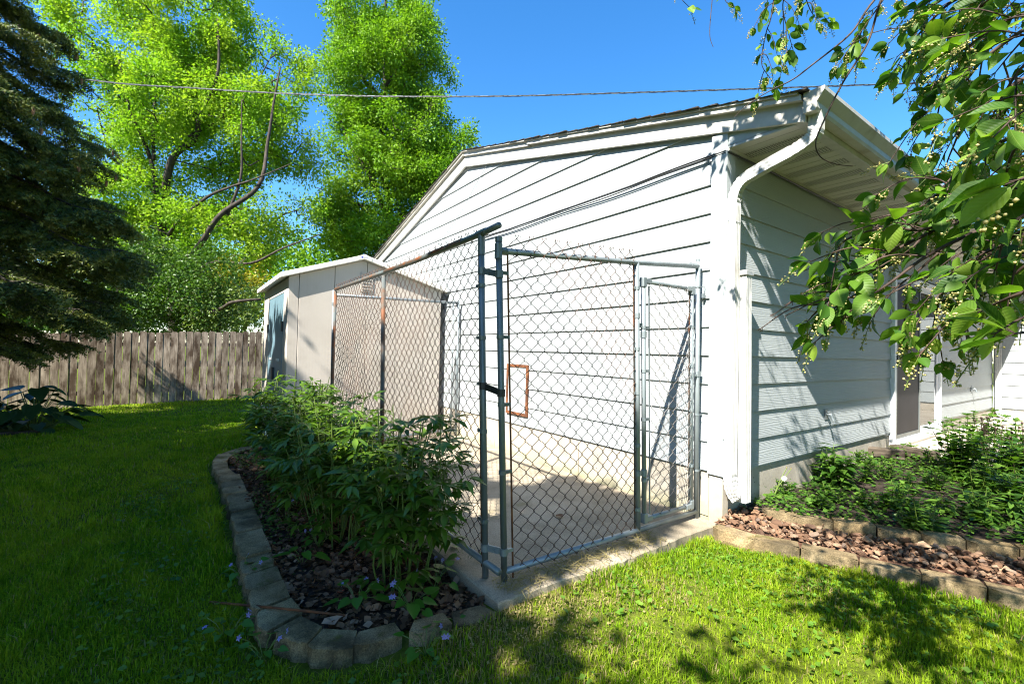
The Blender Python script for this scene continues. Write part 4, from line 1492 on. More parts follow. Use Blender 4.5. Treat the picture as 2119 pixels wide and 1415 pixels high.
def crown_clumps(blobs, n, g, hollow=0.35, lumps=0, lump_r=0.6):
    """clump centres spread through ellipsoids (centre, rx, ry, rz, weight); with lumps they gather into boughs"""
    W = np.array([b[4] for b in blobs], float)
    W /= W.sum()
    C0 = np.array([b[0] for b in blobs])
    R0 = np.array([b[1:4] for b in blobs])

    def inside(k):
        idx = g.choice(len(blobs), k, p=W)
        d = unit(g.normal(size=(k, 3)))
        rad = (hollow + (1 - hollow) * g.uniform(0, 1, k)) ** 0.6
        return C0[idx] + d * rad[:, None] * R0[idx]
    if not lumps:
        return inside(n), None
    L = inside(lumps)
    sz = g.uniform(0.6, 1.3, lumps)
    i = g.choice(lumps, n, p=sz ** 2 / np.sum(sz ** 2))
    return L[i] + unit(g.normal(size=(n, 3))) * (g.uniform(0, 1, (n, 1)) ** 0.45) * (1.55 * lump_r * sz[i])[:, None] * np.array([1, 1, 0.65]), L


def leaf_cloud(centres, per, spread, size, g, tmpl=(DIAMOND_V, DIAMOND_F), droop=0.25, keep=None, flat=1.0):
    n = len(centres) * per
    c = np.repeat(centres, per, axis=0)
    pos = c + np.clip(g.normal(size=(n, 3)), -1.35, 1.35) * spread * np.array([1, 1, flat])
    if keep is not None:
        m = keep(pos)
        pos, c = pos[m], c[m]
        n = len(pos)
    d = unit(pos - c + g.normal(size=(n, 3)) * spread * 0.9)
    d[:, 2] -= droop
    X, Y, Z = frames(d, g.uniform(-1.2, 1.2, n))
    s = size * g.uniform(0.65, 1.3, n)
    return scatter(tmpl[0], tmpl[1], pos, X, Y, Z, s)


def twigs_to(mb, skeleton, centres, g, r=0.018, every=1, maxd=3.5):
    S = np.array(skeleton)
    for c in centres[::every]:
        d2 = np.linalg.norm(S - c, axis=1) + 0.8 * np.maximum(0, S[:, 2] - c[2])
        i = int(np.argmin(d2))
        if d2[i] > maxd:
            continue
        m = lerp(S[i], c, 0.55) + g.normal(size=3) * 0.10 * d2[i] + np.array([0, 0, 0.08 * d2[i]])
        mb.tube([S[i], m, c], [r * (0.6 + 0.25 * d2[i]), r * 0.6, r * 0.25], 4, caps=False)


def build_tree(name, label, cat, base, limbs, blobs, n_clump, per, spread, size, leaf_mat, seed, twig_every=2, group=None, keep=None, bark='bark', twig_r=0.018, maxd=3.5, lumps=0, lump_r=0.6):
    g = np.random.default_rng(seed)
    t = thing(name, label, cat, tuple(base), group)
    mb = MB()
    sk = []
    for P, r0, r1 in limbs:
        P = [np.asarray(p, float) + (g.normal(size=3) * 0.10 if 0 < q < len(P) - 1 else 0) for q, p in enumerate(P)]
        sk += limb(mb, P, r0, r1)
    cl, lump_c = crown_clumps(blobs, n_clump, g, lumps=lumps, lump_r=lump_r)
    if lump_c is not None:
        # side limbs reach into every bough before the twigs fan out
        S0 = np.array(sk)
        for c in lump_c[np.argsort([np.min(np.linalg.norm(S0 - c_, axis=1)) for c_ in lump_c])]:
            S1 = np.array(sk)
            d2 = np.linalg.norm(S1 - c, axis=1) + 1.2 * np.maximum(0, S1[:, 2] - c[2])
            i = int(np.argmin(d2))
            a_ = S1[i]
            ln = np.linalg.norm(c - a_)
            if ln > 5:
                continue
            Q = smooth_path([a_, lerp(a_, c, 0.4) + g.normal(size=3) * 0.10 * ln + np.array([0, 0, -0.06 * ln]), lerp(a_, c, 0.75) + g.normal(size=3) * 0.08 * ln, c], 4)
            r_ = 0.018 + 0.012 * ln
            mb.tube(Q, np.linspace(r_, 0.010, len(Q)), 5, caps=False)
            sk += Q[2:]
    if keep is not None:
        cl = cl[keep(cl)]
    twigs_to(mb, sk, cl, g, twig_r, twig_every, maxd)
    mb.build("trunk", M[bark], t, smooth=True)
    V, F = leaf_cloud(cl, per, spread, size, g, keep=keep)
    o = link("crown", np_mesh("crown", V, F), M[leaf_mat], t)
    o["kind"] = "stuff"
    return t


def blob(px, py, d, rpx, rpy, rd, w):
    """ellipsoid seen at pixel, radii in pixels, depth radius in metres"""
    s = d / FPX
    return (at(px, py, d), rpx * s, rd, rpy * s, w)


# --- the big light green tree behind the fence
D1 = 17.0
DC = D1 + 0.4
g0 = at(365, 700, D1)
g0[2] = -0.5
T1 = [([g0, at(345, 560, D1), at(341, 435, D1), at(356, 336, D1 - 0.6), at(391, 282, D1 - 1), at(416, 237, D1 - 1), at(445, 148, D1 - 1), at(450, 40, D1 - 1)], 0.186, 0.028),
      ([at(345, 560, D1), at(325, 470, D1 - 0.3), at(321, 400, D1 - 0.5), at(318, 330, D1 - 0.5), at(297, 267, D1 - 0.7), at(272, 232, D1 - 0.7), at(245, 120, D1 - 0.5)], 0.118, 0.024),
      ([at(318, 330, D1 - 0.5), at(312, 240, D1), at(320, 150, D1), at(318, 60, D1)], 0.062, 0.016),
      ([at(365, 600, D1), at(396, 529, D1 - 0.8), at(430, 495, D1 - 1.2), at(470, 445, D1 - 1.5), at(539, 396, D1 - 1.5), at(549, 297, D1 - 1.2), at(574, 223, D1 - 1), at(580, 140, D1 - 1)], 0.124, 0.024),
      ([at(341, 505, D1), at(376, 470, D1 - 0.8), at(420, 406, D1 - 1.2), at(475, 381, D1 - 1.5), at(524, 376, D1 - 1.7), at(600, 340, D1 - 1.7)], 0.068, 0.016),
      ([at(470, 445, D1 - 1.5), at(490, 371, D1 - 1.6), at(495, 297, D1 - 1.6), at(500, 210, D1 - 1.6)], 0.056, 0.016),
      ([at(380, 610, D1), at(440, 554, D1 - 1.2), at(519, 539, D1 - 1.6), at(594, 519, D1 - 1.8), at(663, 485, D1 - 1.8)], 0.068, 0.016),
      ([at(360, 640, D1), at(401, 660, D1 - 2.2), at(455, 648, D1 - 3), at(495, 623, D1 - 3.2), at(540, 619, D1 - 3.3)], 0.062, 0.040),
      ([at(391, 282, D1 - 1), at(440, 250, D1), at(520, 180, D1), at(560, 120, D1)], 0.050, 0.016),
      ([at(321, 400, D1 - 0.5), at(270, 350, D1), at(220, 290, D1), at(200, 220, D1)], 0.056, 0.016)]
B1 = [blob(250, 95, DC, 135, 120, 2.2, 1.5), blob(390, 55, DC, 160, 110, 2.4, 1.8), blob(515, 145, DC, 75, 110, 2.2, 1.1), blob(330, 200, DC, 170, 110, 2.4, 1.4), blob(565, 265, DC, 55, 150, 2, 0.9),
      blob(480, 260, DC, 140, 110, 2.4, 1.2), blob(250, 300, DC, 95, 90, 2, 0.7), blob(310, 390, DC, 110, 80, 2, 0.8), blob(220, 420, DC, 90, 80, 2, 0.55), blob(535, 420, DC, 95, 120, 2.0, 0.7), blob(440, 480, DC, 130, 80, 2, 0.55), blob(250, 520, DC, 90, 80, 1.6, 0.6), blob(340, 480, DC, 110, 70, 1.6, 0.7), blob(500, 500, DC, 110, 60, 1.6, 0.6), blob(430, 400, DC + 1, 110, 70, 1.2, 0.5)]
build_tree("maple_tree", "large light green tree with forked limbs rising behind the wooden fence", "tree", g0, T1, B1, 3100, 56, 0.20, 0.105, 'leaf_maple', 11, 3, lumps=400, lump_r=0.40, maxd=1.4, twig_r=0.010)

# --- tall tree behind the gable
D2 = 24.0
g0 = at(800, 700, D2)
g0[2] = -0.5
T2 = [([g0, at(800, 560, D2), at(802, 450, D2), at(797, 330, D2 - 0.3), at(795, 210, D2 - 0.4), at(798, 100, D2 - 0.4), at(800, -60, D2 - 1)], 0.22, 0.05),
      ([at(802, 450, D2), at(760, 370, D2 - 1), at(720, 300, D2 - 1), at(690, 200, D2)], 0.14, 0.03),
      ([at(797, 330, D2 - 1), at(860, 270, D2 - 1.5), at(900, 200, D2 - 1)], 0.13, 0.03),
      ([at(802, 450, D2), at(740, 420, D2), at(690, 395, D2), at(655, 388, D2)], 0.09, 0.02),
      ([at(802, 480, D2), at(870, 420, D2 - 1), at(930, 330, D2)], 0.13, 0.03),
      ([at(795, 210, D2 - 1.6), at(730, 130, D2), at(700, 60, D2)], 0.1, 0.03),
      ([at(795, 180, D2 - 1.6), at(860, 100, D2), at(890, 20, D2)], 0.1, 0.03)]
B2 = [blob(785, 20, D2, 118, 110, 2.6, 1.5), blob(790, 150, D2, 140, 110, 2.8, 1.6), blob(755, 130, D2, 55, 110, 2, 0.7), blob(880, 130, D2, 62, 130, 2, 0.8), blob(840, 270, D2, 125, 90, 2.6, 1.3), blob(745, 285, D2, 55, 75, 2.2, 0.7),
      blob(910, 285, D2, 70, 60, 2, 0.6), blob(800, 390, D2, 120, 80, 2.5, 1.1), blob(730, 475, D2, 60, 65, 2, 0.7), blob(880, 380, D2, 80, 70, 2, 0.6), blob(780, 500, D2, 120, 60, 2.4, 0.9)]
build_tree("linden_tree", "tall upright mid green tree standing behind the house gable", "tree", g0, T2, B2, 2800, 58, 0.26, 0.14, 'leaf_linden', 12, 3, twig_r=0.012, maxd=1.6, lumps=300, lump_r=0.50)


# --- lower growth behind the fence
def simple_tree(name, label, px, pyb, d, blobs, n, per, spread, size, mat, seed, cat="shrub", group=None):
    b = at(px, pyb, d)
    b[2] = -0.4
    c = np.mean([x[0] for x in blobs], axis=0)
    limbs = [([b, lerp(b, c, 0.5) + rng.normal(size=3) * 0.15, c], 0.09, 0.02)]
    for x in blobs:
        limbs.append(([lerp(b, c, 0.4), lerp(lerp(b, c, 0.4), x[0], 0.5) + rng.normal(size=3) * 0.2, x[0]], 0.05, 0.012))
    return build_tree(name, label, cat, b, limbs, blobs, n, per, spread, size, mat, seed, 3, group, maxd=2.2, twig_r=0.01)


GB = "leafy growth behind the wooden fence"
simple_tree("dense_shrub", "dense dark green shrub above the middle of the wooden fence", 410, 700, 14.4, [blob(380, 610, 14.4, 90, 75, 1.2, 1), blob(330, 640, 14.4, 70, 60, 1.2, 0.7), blob(430, 570, 14.8, 70, 60, 1.2, 0.7)], 330, 46, 0.17, 0.085, 'leaf_shrub', 31)
simple_tree("dense_shrub", "green shrub rising behind the drooping spruce boughs", 250, 700, 14.0, [blob(250, 600, 14.0, 90, 90, 1.2, 1), blob(190, 640, 14, 80, 60, 1.2, 0.7), blob(290, 530, 14.3, 60, 60, 1, 0.5)], 300, 46, 0.17, 0.09, 'leaf_shrub', 32)
simple_tree("pale_shrub", "pale green shrub behind the fence beside the shed", 470, 700, 14.9, [blob(470, 640, 14.9, 75, 55, 1.1, 1), blob(430, 650, 14.6, 50, 45, 1, 0.6)], 170, 44, 0.16, 0.085, 'leaf_pale', 33)
simple_tree("yellow_shrub", "yellow leaved shrub showing between the shed and the big tree", 510, 700, 16.5, [blob(505, 600, 16.5, 45, 70, 1, 1), blob(470, 580, 16.8, 60, 50, 1, 0.6), blob(520, 660, 16.5, 30, 40, 1, 0.5), blob(395, 440, 19, 40, 30, 1, 0.3)], 150, 40, 0.18, 0.10, 'leaf_yellow', 34)
simple_tree("distant_tree", "pale distant tree seen between the spruce and the big light green tree", 120, 700, 30.0, [blob(110, 390, 30, 90, 70, 2.5, 1), blob(150, 480, 30, 110, 90, 2.5, 1), blob(60, 520, 30, 90, 110, 2.5, 1)], 260, 40, 0.5, 0.26, 'leaf_pale', 35, cat="tree")
simple_tree("distant_tree", "low dark tree far behind the hidden end of the fence", -40, 700, 26.0, [blob(-30, 620, 26, 150, 95, 2.2, 1), blob(60, 640, 26, 120, 75, 2.2, 1)], 200, 40, 0.45, 0.25, 'leaf_shrub', 38, cat="tree")
simple_tree("distant_tree", "dark rounded tree far behind the shed roof", 600, 700, 31.0, [blob(600, 570, 31, 90, 90, 2.5, 1), blob(690, 560, 31, 80, 80, 2.5, 1), blob(480, 590, 31, 90, 90, 2.5, 1)], 300, 44, 0.5, 0.26, 'leaf_linden', 36, cat="tree")
simple_tree("distant_tree", "dark rounded tree far behind the fence and spruce", 300, 700, 32.0, [blob(300, 590, 32, 110, 110, 2.5, 1), blob(390, 610, 32, 90, 80, 2.5, 1), blob(180, 610, 32, 120, 110, 2.5, 1)], 320, 44, 0.5, 0.27, 'leaf_shrub', 37, cat="tree")

# ================================================================== spruce
gS = np.random.default_rng(5)
SPB = np.array([-8.35, -5.95, -0.25])
spruce = thing("spruce_tree", "dark blue green spruce with drooping boughs at the lawn's edge", "tree", tuple(SPB))
sb = MB()
sb.tube([SPB, SPB + (0.03, 0, 4), SPB + (0, 0.03, 8), SPB + (0, 0, 12.5)], [0.20, 0.16, 0.09, 0.02], 9)
shoot_p, shoot_d, shoot_s = [], [], []
cone_p = []


def sp_rad(z):
    return np.interp(z, [0.6, 1.1, 1.7, 2.3, 3.0, 4.2, 5.4, 6.5, 9, 12.4], [1.9, 2.5, 2.9, 3.2, 2.95, 2.55, 1.95, 1.25, 0.9, 0.15])


BND = np.array([(-400, 40), (0, 50), (30, 55), (60, 115), (109, 170), (150, 180), (180, 145), (218, 150), (240, 125), (292, 228), (330, 200), (350, 180), (380, 130), (406, 235), (440, 240), (470, 265), (540, 288), (594, 265), (640, 245), (690, 215), (718, 205), (735, 60), (760, -200), (1400, -400)], float)


def beyond(P):
    for p in P:
        r = p - CAM
        d = r @ FW
        if 1059.5 + FPX * (r @ RT) / d > np.interp(707.5 + FPX * (r @ DN) / d, BND[:, 0], BND[:, 1]):
            return True
    return False


z = 1.6
while z < 11.8:
    nb = 10
    a0 = gS.uniform(0, 6.28)
    for k in range(nb):
        a = a0 + k * 2 * math.pi / nb + gS.uniform(-0.25, 0.25)
        Rr = float(sp_rad(z)) * gS.uniform(0.72, 1.05)
        # boughs turned away from the yard are sparser
        dirx = np.array([math.cos(a), math.sin(a), 0])
        facing = dirx @ unit(np.array([1.0, 0.35, 0.0]))
        if facing < -0.35 and gS.uniform() < 0.55:
            continue
        z0 = z + gS.uniform(-0.15, 0.15) + 0.25
        dr = 0.30 * Rr * gS.uniform(0.7, 1.2)
        P = [SPB + dirx * 0.1 + (0, 0, z0), SPB + dirx * Rr * 0.4 + (0, 0, z0 - 0.25 * dr), SPB + dirx * Rr * 0.75 + (0, 0, z0 - 0.85 * dr), SPB + dirx * Rr + (0, 0, z0 - 0.95 * dr)]
        k_ = 0
        while k_ < 14 and beyond([P[-1] + (0, 0, -0.12), P[2] + (0, 0, -0.25)]):
            Rr *= 0.92
            dr *= 0.94
            P = [SPB + dirx * 0.1 + (0, 0, z0), SPB + dirx * Rr * 0.4 + (0, 0, z0 - 0.25 * dr), SPB + dirx * Rr * 0.75 + (0, 0, z0 - 0.85 * dr), SPB + dirx * Rr + (0, 0, z0 - 0.95 * dr)]
            k_ += 1
        P = smooth_path(P, 5)
        sb.tube(P, np.linspace(0.035, 0.006, len(P)), 5, caps=False)
        side = np.cross(dirx, [0, 0, 1.0])
        nt_ = int(20 * Rr / 2.5) + 7
        for j in range(nt_):
            u = 0.22 + 0.78 * (j + gS.uniform(0, 0.8)) / nt_
            p = P[min(int(u * (len(P) - 1)), len(P) - 1)]
            for sg in (-1, 1):
                ln = (0.30 + 0.42 * math.sin(math.pi * min(1, u * 0.85 + 0.1))) * gS.uniform(0.6, 1.1) * min(1, Rr / 2)
                td = unit(side * sg * gS.uniform(0.6, 1.0) + dirx * gS.uniform(0.35, 0.8) + np.array([0, 0, -gS.uniform(0.15, 0.7)]))
                q = p + td * ln + np.array([0, 0, -0.10 * ln])
                sb.tube([p, lerp(p, q, 0.5), q], [0.006, 0.005, 0.003], 3, caps=False)
                ns = max(3, int(ln / 0.055))
                for s_ in range(ns):
                    w = (s_ + 0.6) / ns
                    c = lerp(p, q, w)
                    for sg2 in (-1, 1):
                        sd = unit(np.cross(td, [0, 0, 1.0]) * sg2 * gS.uniform(0.4, 0.9) + td * 0.7 + np.array([0, 0, -gS.uniform(0.0, 0.55)]))
                        shoot_p.append(c)
                        shoot_d.append(sd)
                        shoot_s.append(gS.uniform(0.11, 0.20))
                shoot_p.append(q - td * 0.03)
                shoot_d.append(td)
                shoot_s.append(gS.uniform(0.10, 0.16))
                if z > 3.6 and u > 0.7 and gS.uniform() < 0.05:
                    cone_p.append(q)
    z += 0.40 + 0.035 * z
sb.build("trunk", M['bark'], spruce, smooth=True)
# shoot template: bottle brush of flat needles, length 1 along +Y
tv, tf = [], []
for q in range(6):
    yy = 0.04 + 0.84 * q / 5
    a = q * 2.4
    dx, dz = math.cos(a), math.sin(a)
    ln = 0.23 * (1.0 if q < 5 else 0.8)
    b_ = len(tv)
    tv += [(0.03 * dz, yy - 0.06, -0.03 * dx), (-0.03 * dz, yy + 0.06, 0.03 * dx), (dx * ln, yy + 0.15, dz * ln)]
    tf.append((b_, b_ + 1, b_ + 2))
    tv += [(0.03 * dz, yy - 0.06, -0.03 * dx), (-0.03 * dz, yy + 0.06, 0.03 * dx), (-dx * ln, yy + 0.13, -dz * ln)]
    tf.append((b_ + 3, b_ + 4, b_ + 5))
sp, sd, ss = np.array(shoot_p), np.array(shoot_d), np.array(shoot_s)
kp = (gS.uniform(size=len(sp)) < np.where(sp[:, 2] > 7.2, 0.35, 0.9))
sp, sd, ss = sp[kp], sd[kp], ss[kp]
X, Y, Z = frames(sd, gS.uniform(0, 6.28, len(sp)))
V, F = scatter(tv, [np.array(tf)], sp, X, Y, Z, ss)
link("needles", np_mesh("needles", V, F), M['needle'], spruce, kind="stuff")
print("spruce shoots", len(sp))
cm = MB()
for c in cone_p[:160]:
    cm.tube([c, c + np.array([0, 0, -0.03]), c + np.array([0.005, 0, -0.08]), c + np.array([0.008, 0, -0.11])], [0.006, 0.02, 0.018, 0.005], 6)
cm.build("cones", M['cone'], spruce, kind="stuff")


# ================================================================== shade trees behind the photographer
def land(pos, z=0.0):
    """where the shadow of a point falls on the plane at height z"""
    t = (pos[:, 2] - z) / SUN[2]
    return pos[:, :2] - SUN[None, :2] * t[:, None]


def out_of_frame(pos, mg=60):
    r = pos - CAM
    d = r @ FW
    px = 1059.5 + FPX * (r @ RT) / np.maximum(d, 1e-3)
    py = 707.5 + FPX * (r @ DN) / np.maximum(d, 1e-3)
    inside = (d > 0.02) & (px > -mg) & (px < 2119 + mg) & (py > -mg) & (py < 1415 + mg)
    return ~inside & (np.linalg.norm(r, axis=1) > 0.8)


def unlit(pos):  # crowns carved by where their shadow lands
    """shapes the yard tree crowns"""
    L = land(pos, 0.0)
    x, y = L[:, 0], L[:, 1]
    ok = y < np.where(x > -1.35 + 0.1 * np.sin(9 * y), -0.16, -0.78 + 0.08 * np.sin(8 * x))   # stops before the wall and the pad's bright strip
    r = np.stack([x, y, np.full(len(x), -0.1)], 1) - CAM
    dd = r @ FW
    ux = 1059.5 + FPX * (r @ RT) / np.maximum(dd, 0.05)
    uy = 707.5 + FPX * (r @ DN) / np.maximum(dd, 0.05)
    ok &= ~((dd > 0.05) & in_poly(ux, uy, [(1015, 1255), (1480, 1080), (2119, 1060), (2600, 1420), (1650, 1440), (1480, 1352), (1250, 1338), (1040, 1330)]))
    # holes cut in the crowns so sun spots reach the lawn
    hole = np.sin(2.9 * x + 1.7 * np.sin(2.1 * y)) * np.sin(3.3 * y + 1.4 * np.sin(2.6 * x) + 0.8)
    ok &= ~((hole > 0.55) & (x < -2.5))
    L2 = land(pos, 2.6)
    ok &= ~((L2[:, 0] < -5.6) & (L2[:, 1] < -4.3) & (np.sin(3 * L2[:, 0]) * np.sin(3 * L2[:, 1]) > -0.75))
    ok &= ~((x < -10.6 - 0.3 * np.sin(2 * y)) & (y > -5.5))
    ok &= ~((y > -1.9) & (y < -1.0) & (x < -0.45) & (x > -4.5) & (np.sin(4.1 * x + 0.6) * np.sin(5 * y + 1) > 0.0))
    ok &= ~((y > -1.95) & (y < -0.95) & (((x > -1.75) & (x < -0.85)) | ((x > -3.3) & (x < -2.5))))
    return ok & out_of_frame(pos, 150)


by = np.array([-1.6, -9.2, 0.0])
by[2] = float(gz(by[0], by[1])) - 0.1
TY = [([by, by + (0.1, 0.2, 2.2), by + (0, 0.6, 4.5), by + (-0.2, 1.0, 7.5)], 0.22, 0.05),
      ([by + (0.1, 0.2, 2.2), by + (1.4, 1.2, 3.8), by + (2.4, 1.8, 5.0)], 0.12, 0.03),
      ([by + (0.1, 0.2, 2.4), by + (-1.6, 1.2, 4.0), by + (-3.0, 2.0, 5.2)], 0.12, 0.03),
      ([by + (1.4, 1.2, 3.8), by + (2.1, 2.4, 5.0), by + (2.5, 3.1, 5.7)], 0.07, 0.03),
      ([by + (0.0, 0.6, 3.4), by + (0.2, 2.0, 4.4), by + (0.1, 3.0, 5.0)], 0.12, 0.03)]
BY = [((by + (-0.2, 1.2, 5.2)), 3.4, 2.6, 2.4, 1.6), ((by + (-3.0, 1.0, 5.0)), 2.6, 2.4, 2.2, 1.1), ((by + (1.8, 1.6, 4.6)), 2.2, 1.8, 2.0, 0.8), ((by + (0.3, 0.5, 3.3)), 2.4, 1.6, 1.4, 0.5), ((by + (-1.5, 3.0, 4.2)), 2.4, 1.4, 1.4, 0.9), ((by + (2.5, 3.1, 5.7)), 1.3, 1.2, 1.2, 0.8), ((by + (1.2, 0.6, 4.9)), 2.2, 1.8, 1.6, 1.1)]
build_tree("yard_tree", "broad leafy tree whose shade covers the lawn and peony bed", "tree", by, TY, BY, 2300, 40, 0.26, 0.20, 'leaf_shrub', 51, 3, keep=unlit)
by2 = np.array([-5.0, -9.3, -0.3])
TY2 = [([by2, by2 + (0, 0.2, 3), by2 + (0.2, 0.3, 7)], 0.25, 0.05), ([by2 + (0, 0.2, 2.4), by2 + (1.8, 1.0, 4.2), by2 + (2.6, 1.4, 5)], 0.12, 0.03), ([by2 + (0, 0.2, 2.4), by2 + (-1.6, 1.2, 4.4), by2 + (-2.4, 1.8, 5.4)], 0.12, 0.03)]
BY2 = [(by2 + (0, 0.5, 5.4), 3.4, 3.0, 2.6, 1.4), (by2 + (2.4, 0.8, 4.4), 2.2, 2.2, 1.8, 0.8), (by2 + (-2.4, 0.8, 4.8), 2.2, 2.2, 2.0, 0.8), (by2 + (-0.5, 2.0, 3.6), 2.4, 1.6, 1.2, 0.7)]
build_tree("yard_tree", "second leafy tree shading the lawn near the spruce", "tree", by2, TY2, BY2, 1700, 40, 0.30, 0.22, 'leaf_shrub', 52, 3, keep=unlit)

for (bx, by_, sd_, lab) in ((-9.5, -14.5, 57, "tall leafy tree closing the yard behind the spruce"), (-3.0, -15.5, 58, "tall leafy tree closing the yard opposite the gable"), (4.0, -15.0, 59, "tall leafy tree closing the yard beyond the bird cherry")):
    b_ = np.array([bx, by_, -0.3])  # out-of-view trees added to block sky light and deepen the lawn's shade
    build_tree("sky_block_tree", lab, "tree", b_, [([b_, b_ + (0, 0, 3), b_ + (0.3, 0, 7)], 0.26, 0.05), ([b_ + (0, 0, 2), b_ + (-1.6, 0.6, 4)], 0.1, 0.03), ([b_ + (0, 0, 2), b_ + (1.5, 0.5, 4.2)], 0.1, 0.03)],
               [(b_ + (0, 0, 4.2), 3.4, 2.0, 3.4, 1.0)], 420, 30, 0.5, 0.36, 'leaf_shrub', sd_, 5, keep=lambda p: out_of_frame(p, 100))
for (bx, by_, sd_, lab) in ((6.3, 1.6, 55, "leafy tree across the side yard opposite the sliding door"), (6.8, 6.0, 56, "leafy tree at the far side of the patio")):
    b_ = np.array([bx, by_, -0.2])  # out-of-view trees added to cut sky fill on the long wall
    build_tree("fill_block_tree", lab, "tree", b_, [([b_, b_ + (0, 0, 2), b_ + (0.2, 0, 5)], 0.2, 0.05), ([b_ + (0, 0, 1.5), b_ + (-1, 0.6, 3)], 0.09, 0.03), ([b_ + (0, 0, 1.5), b_ + (0.6, -1.2, 3.2)], 0.09, 0.03)],
               [(b_ + (0, 0, 3.4), 2.2, 2.4, 2.6, 1.0), (b_ + (-0.6, 0.4, 5.2), 2.0, 2.2, 1.6, 0.7)], 520, 34, 0.36, 0.24, 'leaf_linden', sd_, 4, keep=lambda p: out_of_frame(p, 100))

# ================================================================== peonies
gP = np.random.default_rng(9)


def peony(base, rad, h, n_stem, label, seed, sunny=0.0):
    g = np.random.default_rng(seed)
    base = np.asarray(base, float)
    t = thing("peony_bush", label, "peony", tuple(base), "peony bushes along the kennel")
    st = MB()
    lp, ld, ls = [], [], []
    for k in range(n_stem):
        a = g.uniform(0, 6.28)
        r0 = rad * 0.45 * math.sqrt(g.uniform())
        b = base + np.array([math.cos(a) * r0, math.sin(a) * r0 * 0.7, -0.03])
        rt = rad * (0.15 + 0.85 * math.sqrt(g.uniform()))
        hh = h * (1.02 - 0.22 * (rt / rad) ** 2) * g.uniform(0.74, 1.12)
        tip = base + np.array([math.cos(a) * rt, math.sin(a) * rt * 0.8, hh])
        P = smooth_path([b, lerp(b, tip, 0.3) + g.normal(size=3) * 0.014, lerp(b, tip, 0.6) + np.array([0, 0, 0.04 * h]) + g.normal(size=3) * 0.022, tip], 4)
        st.tube(P, np.linspace(0.0052, 0.0028, len(P)), 5, caps=False)
        nl = int(g.integers(7, 10))
        for j in range(nl):
            u = (0.50 if g.uniform() < 0.8 else 0.22) + 0.50 * (j + g.uniform(0, 0.6)) / nl
            p = np.asarray(P[min(int(u * (len(P) - 1)), len(P) - 1)])
            aa = a + j * 2.4 + g.uniform(-0.5, 0.5)
            d = unit(np.array([math.cos(aa), math.sin(aa), g.uniform(0.1, 0.65)]))
            pl = g.uniform(0.06, 0.12)
            q = p + d * pl
            st.tube([p, q], [0.0022, 0.0016], 3, caps=False)
            side = unit(np.cross(d, [0, 0, 1.0]))
            # three groups of leaflets
            for gd, gl in ((d, 0.080), (unit(d * 0.45 + side), 0.066), (unit(d * 0.45 - side), 0.066)):
                e = q + gd * 0.025
                for sgn in (0, -1, 1):
                    sd_ = unit(np.cross(gd, [0, 0, 1.0]))
                    dd = unit(gd * (1.0 if sgn == 0 else 0.75) + sd_ * sgn * 0.65 + np.array([0, 0, -0.25 + g.uniform(-0.45, 0.35)]))
                    lp.append(e)
                    ld.append(dd)
                    ls.append(gl * g.uniform(0.85, 1.35) * (1.2 if sgn == 0 else 1.0))
    st.build("stems", M['stem'], t, smooth=True, kind="stuff")
    lp, ld, ls = np.array(lp), np.array(ld), np.array(ls)
    X, Y, Z = frames(ld, g.uniform(-0.35, 0.35, len(lp)))
    V, F = scatter(LANCE_V, LANCE_F, lp, X * 1.02, Y, Z, ls)
    link("foliage", np_mesh("foliage", V, F, smooth=True), M['leaf_peony'], t, kind="stuff")
    return t


peony((-0.54, -2.08, -0.06), 0.36, 0.84, 30, "peony bush with tall bare stems nearest the front blocks", 1)
peony((-1.28, -2.22, -0.06), 0.40, 0.86, 32, "second peony bush from the kennel corner posts", 2)
peony((-2.00, -2.22, -0.06), 0.42, 0.90, 34, "middle peony bush of the row beside the kennel", 3)
peony((-2.80, -2.25, -0.06), 0.46, 0.90, 36, "last peony bush in the row, closest to the shed", 5)


# ================================================================== small plants
def heart_leaf(n=7, L=1.0, W=0.9):
    """rounded heart shape, base at origin, tip at +Y"""
    R_ = [(0, -0.06, 0.0), (0.28, -0.14, 0.05), (0.46, 0.10, 0.09), (0.42, 0.42, 0.07), (0.22, 0.75, 0.03), (0, 1.0, -0.05)]
    Vv = [(0, 0, 0), (0, 0.5, -0.02)] + [(x * W, y * L, z) for x, y, z in R_] + [(-x * W, y * L, z) for x, y, z in R_[1:-1]]
    r = [2, 3, 4, 5, 6, 7]
    l = [2, 8, 9, 10, 11, 7]
    Ff = [(0, 2, 3), (0, 3, 4), (0, 4, 1), (1, 4, 5), (1, 5, 6), (1, 6, 7), (0, 8, 2), (0, 9, 8), (0, 1, 9), (1, 10, 9), (1, 11, 10), (1, 7, 11)]
    return Vv, Ff


HV, HF = heart_leaf()


def one_leaf(name, tmpl, pos, d, s, mat, parent, spin=0.0, wide=1.0):
    X, Y, Z = frames(np.array([d], float), np.array([spin]))
    V = np.asarray(pos) + s * (np.array(tmpl[0])[:, :1] * wide * X + np.array(tmpl[0])[:, 1:2] * Y + np.array(tmpl[0])[:, 2:3] * Z)
    return MB().add(V, tmpl[1]).build(name, mat, parent, smooth=True)


def flower(pos, g, parent, s=0.011):
    mb = MB()
    f = unit(np.array([0.5, -0.6, 0.45]) + g.normal(size=3) * 0.35)
    X, Y, Z = frames(np.array([f]))
    for k in range(5):
        a = k * 2 * math.pi / 5 + 0.3
        d = math.cos(a) * X[0] + math.sin(a) * Z[0]
        e = -math.sin(a) * X[0] + math.cos(a) * Z[0]
        mb.add([pos, pos + d * s * 0.6 + e * s * 0.35 + f * s * 0.2, pos + d * s * 1.25, pos + d * s * 0.6 - e * s * 0.35 + f * s * 0.2], [(0, 1, 2), (0, 2, 3)])
    return mb.build("flower", M['petal'], parent)


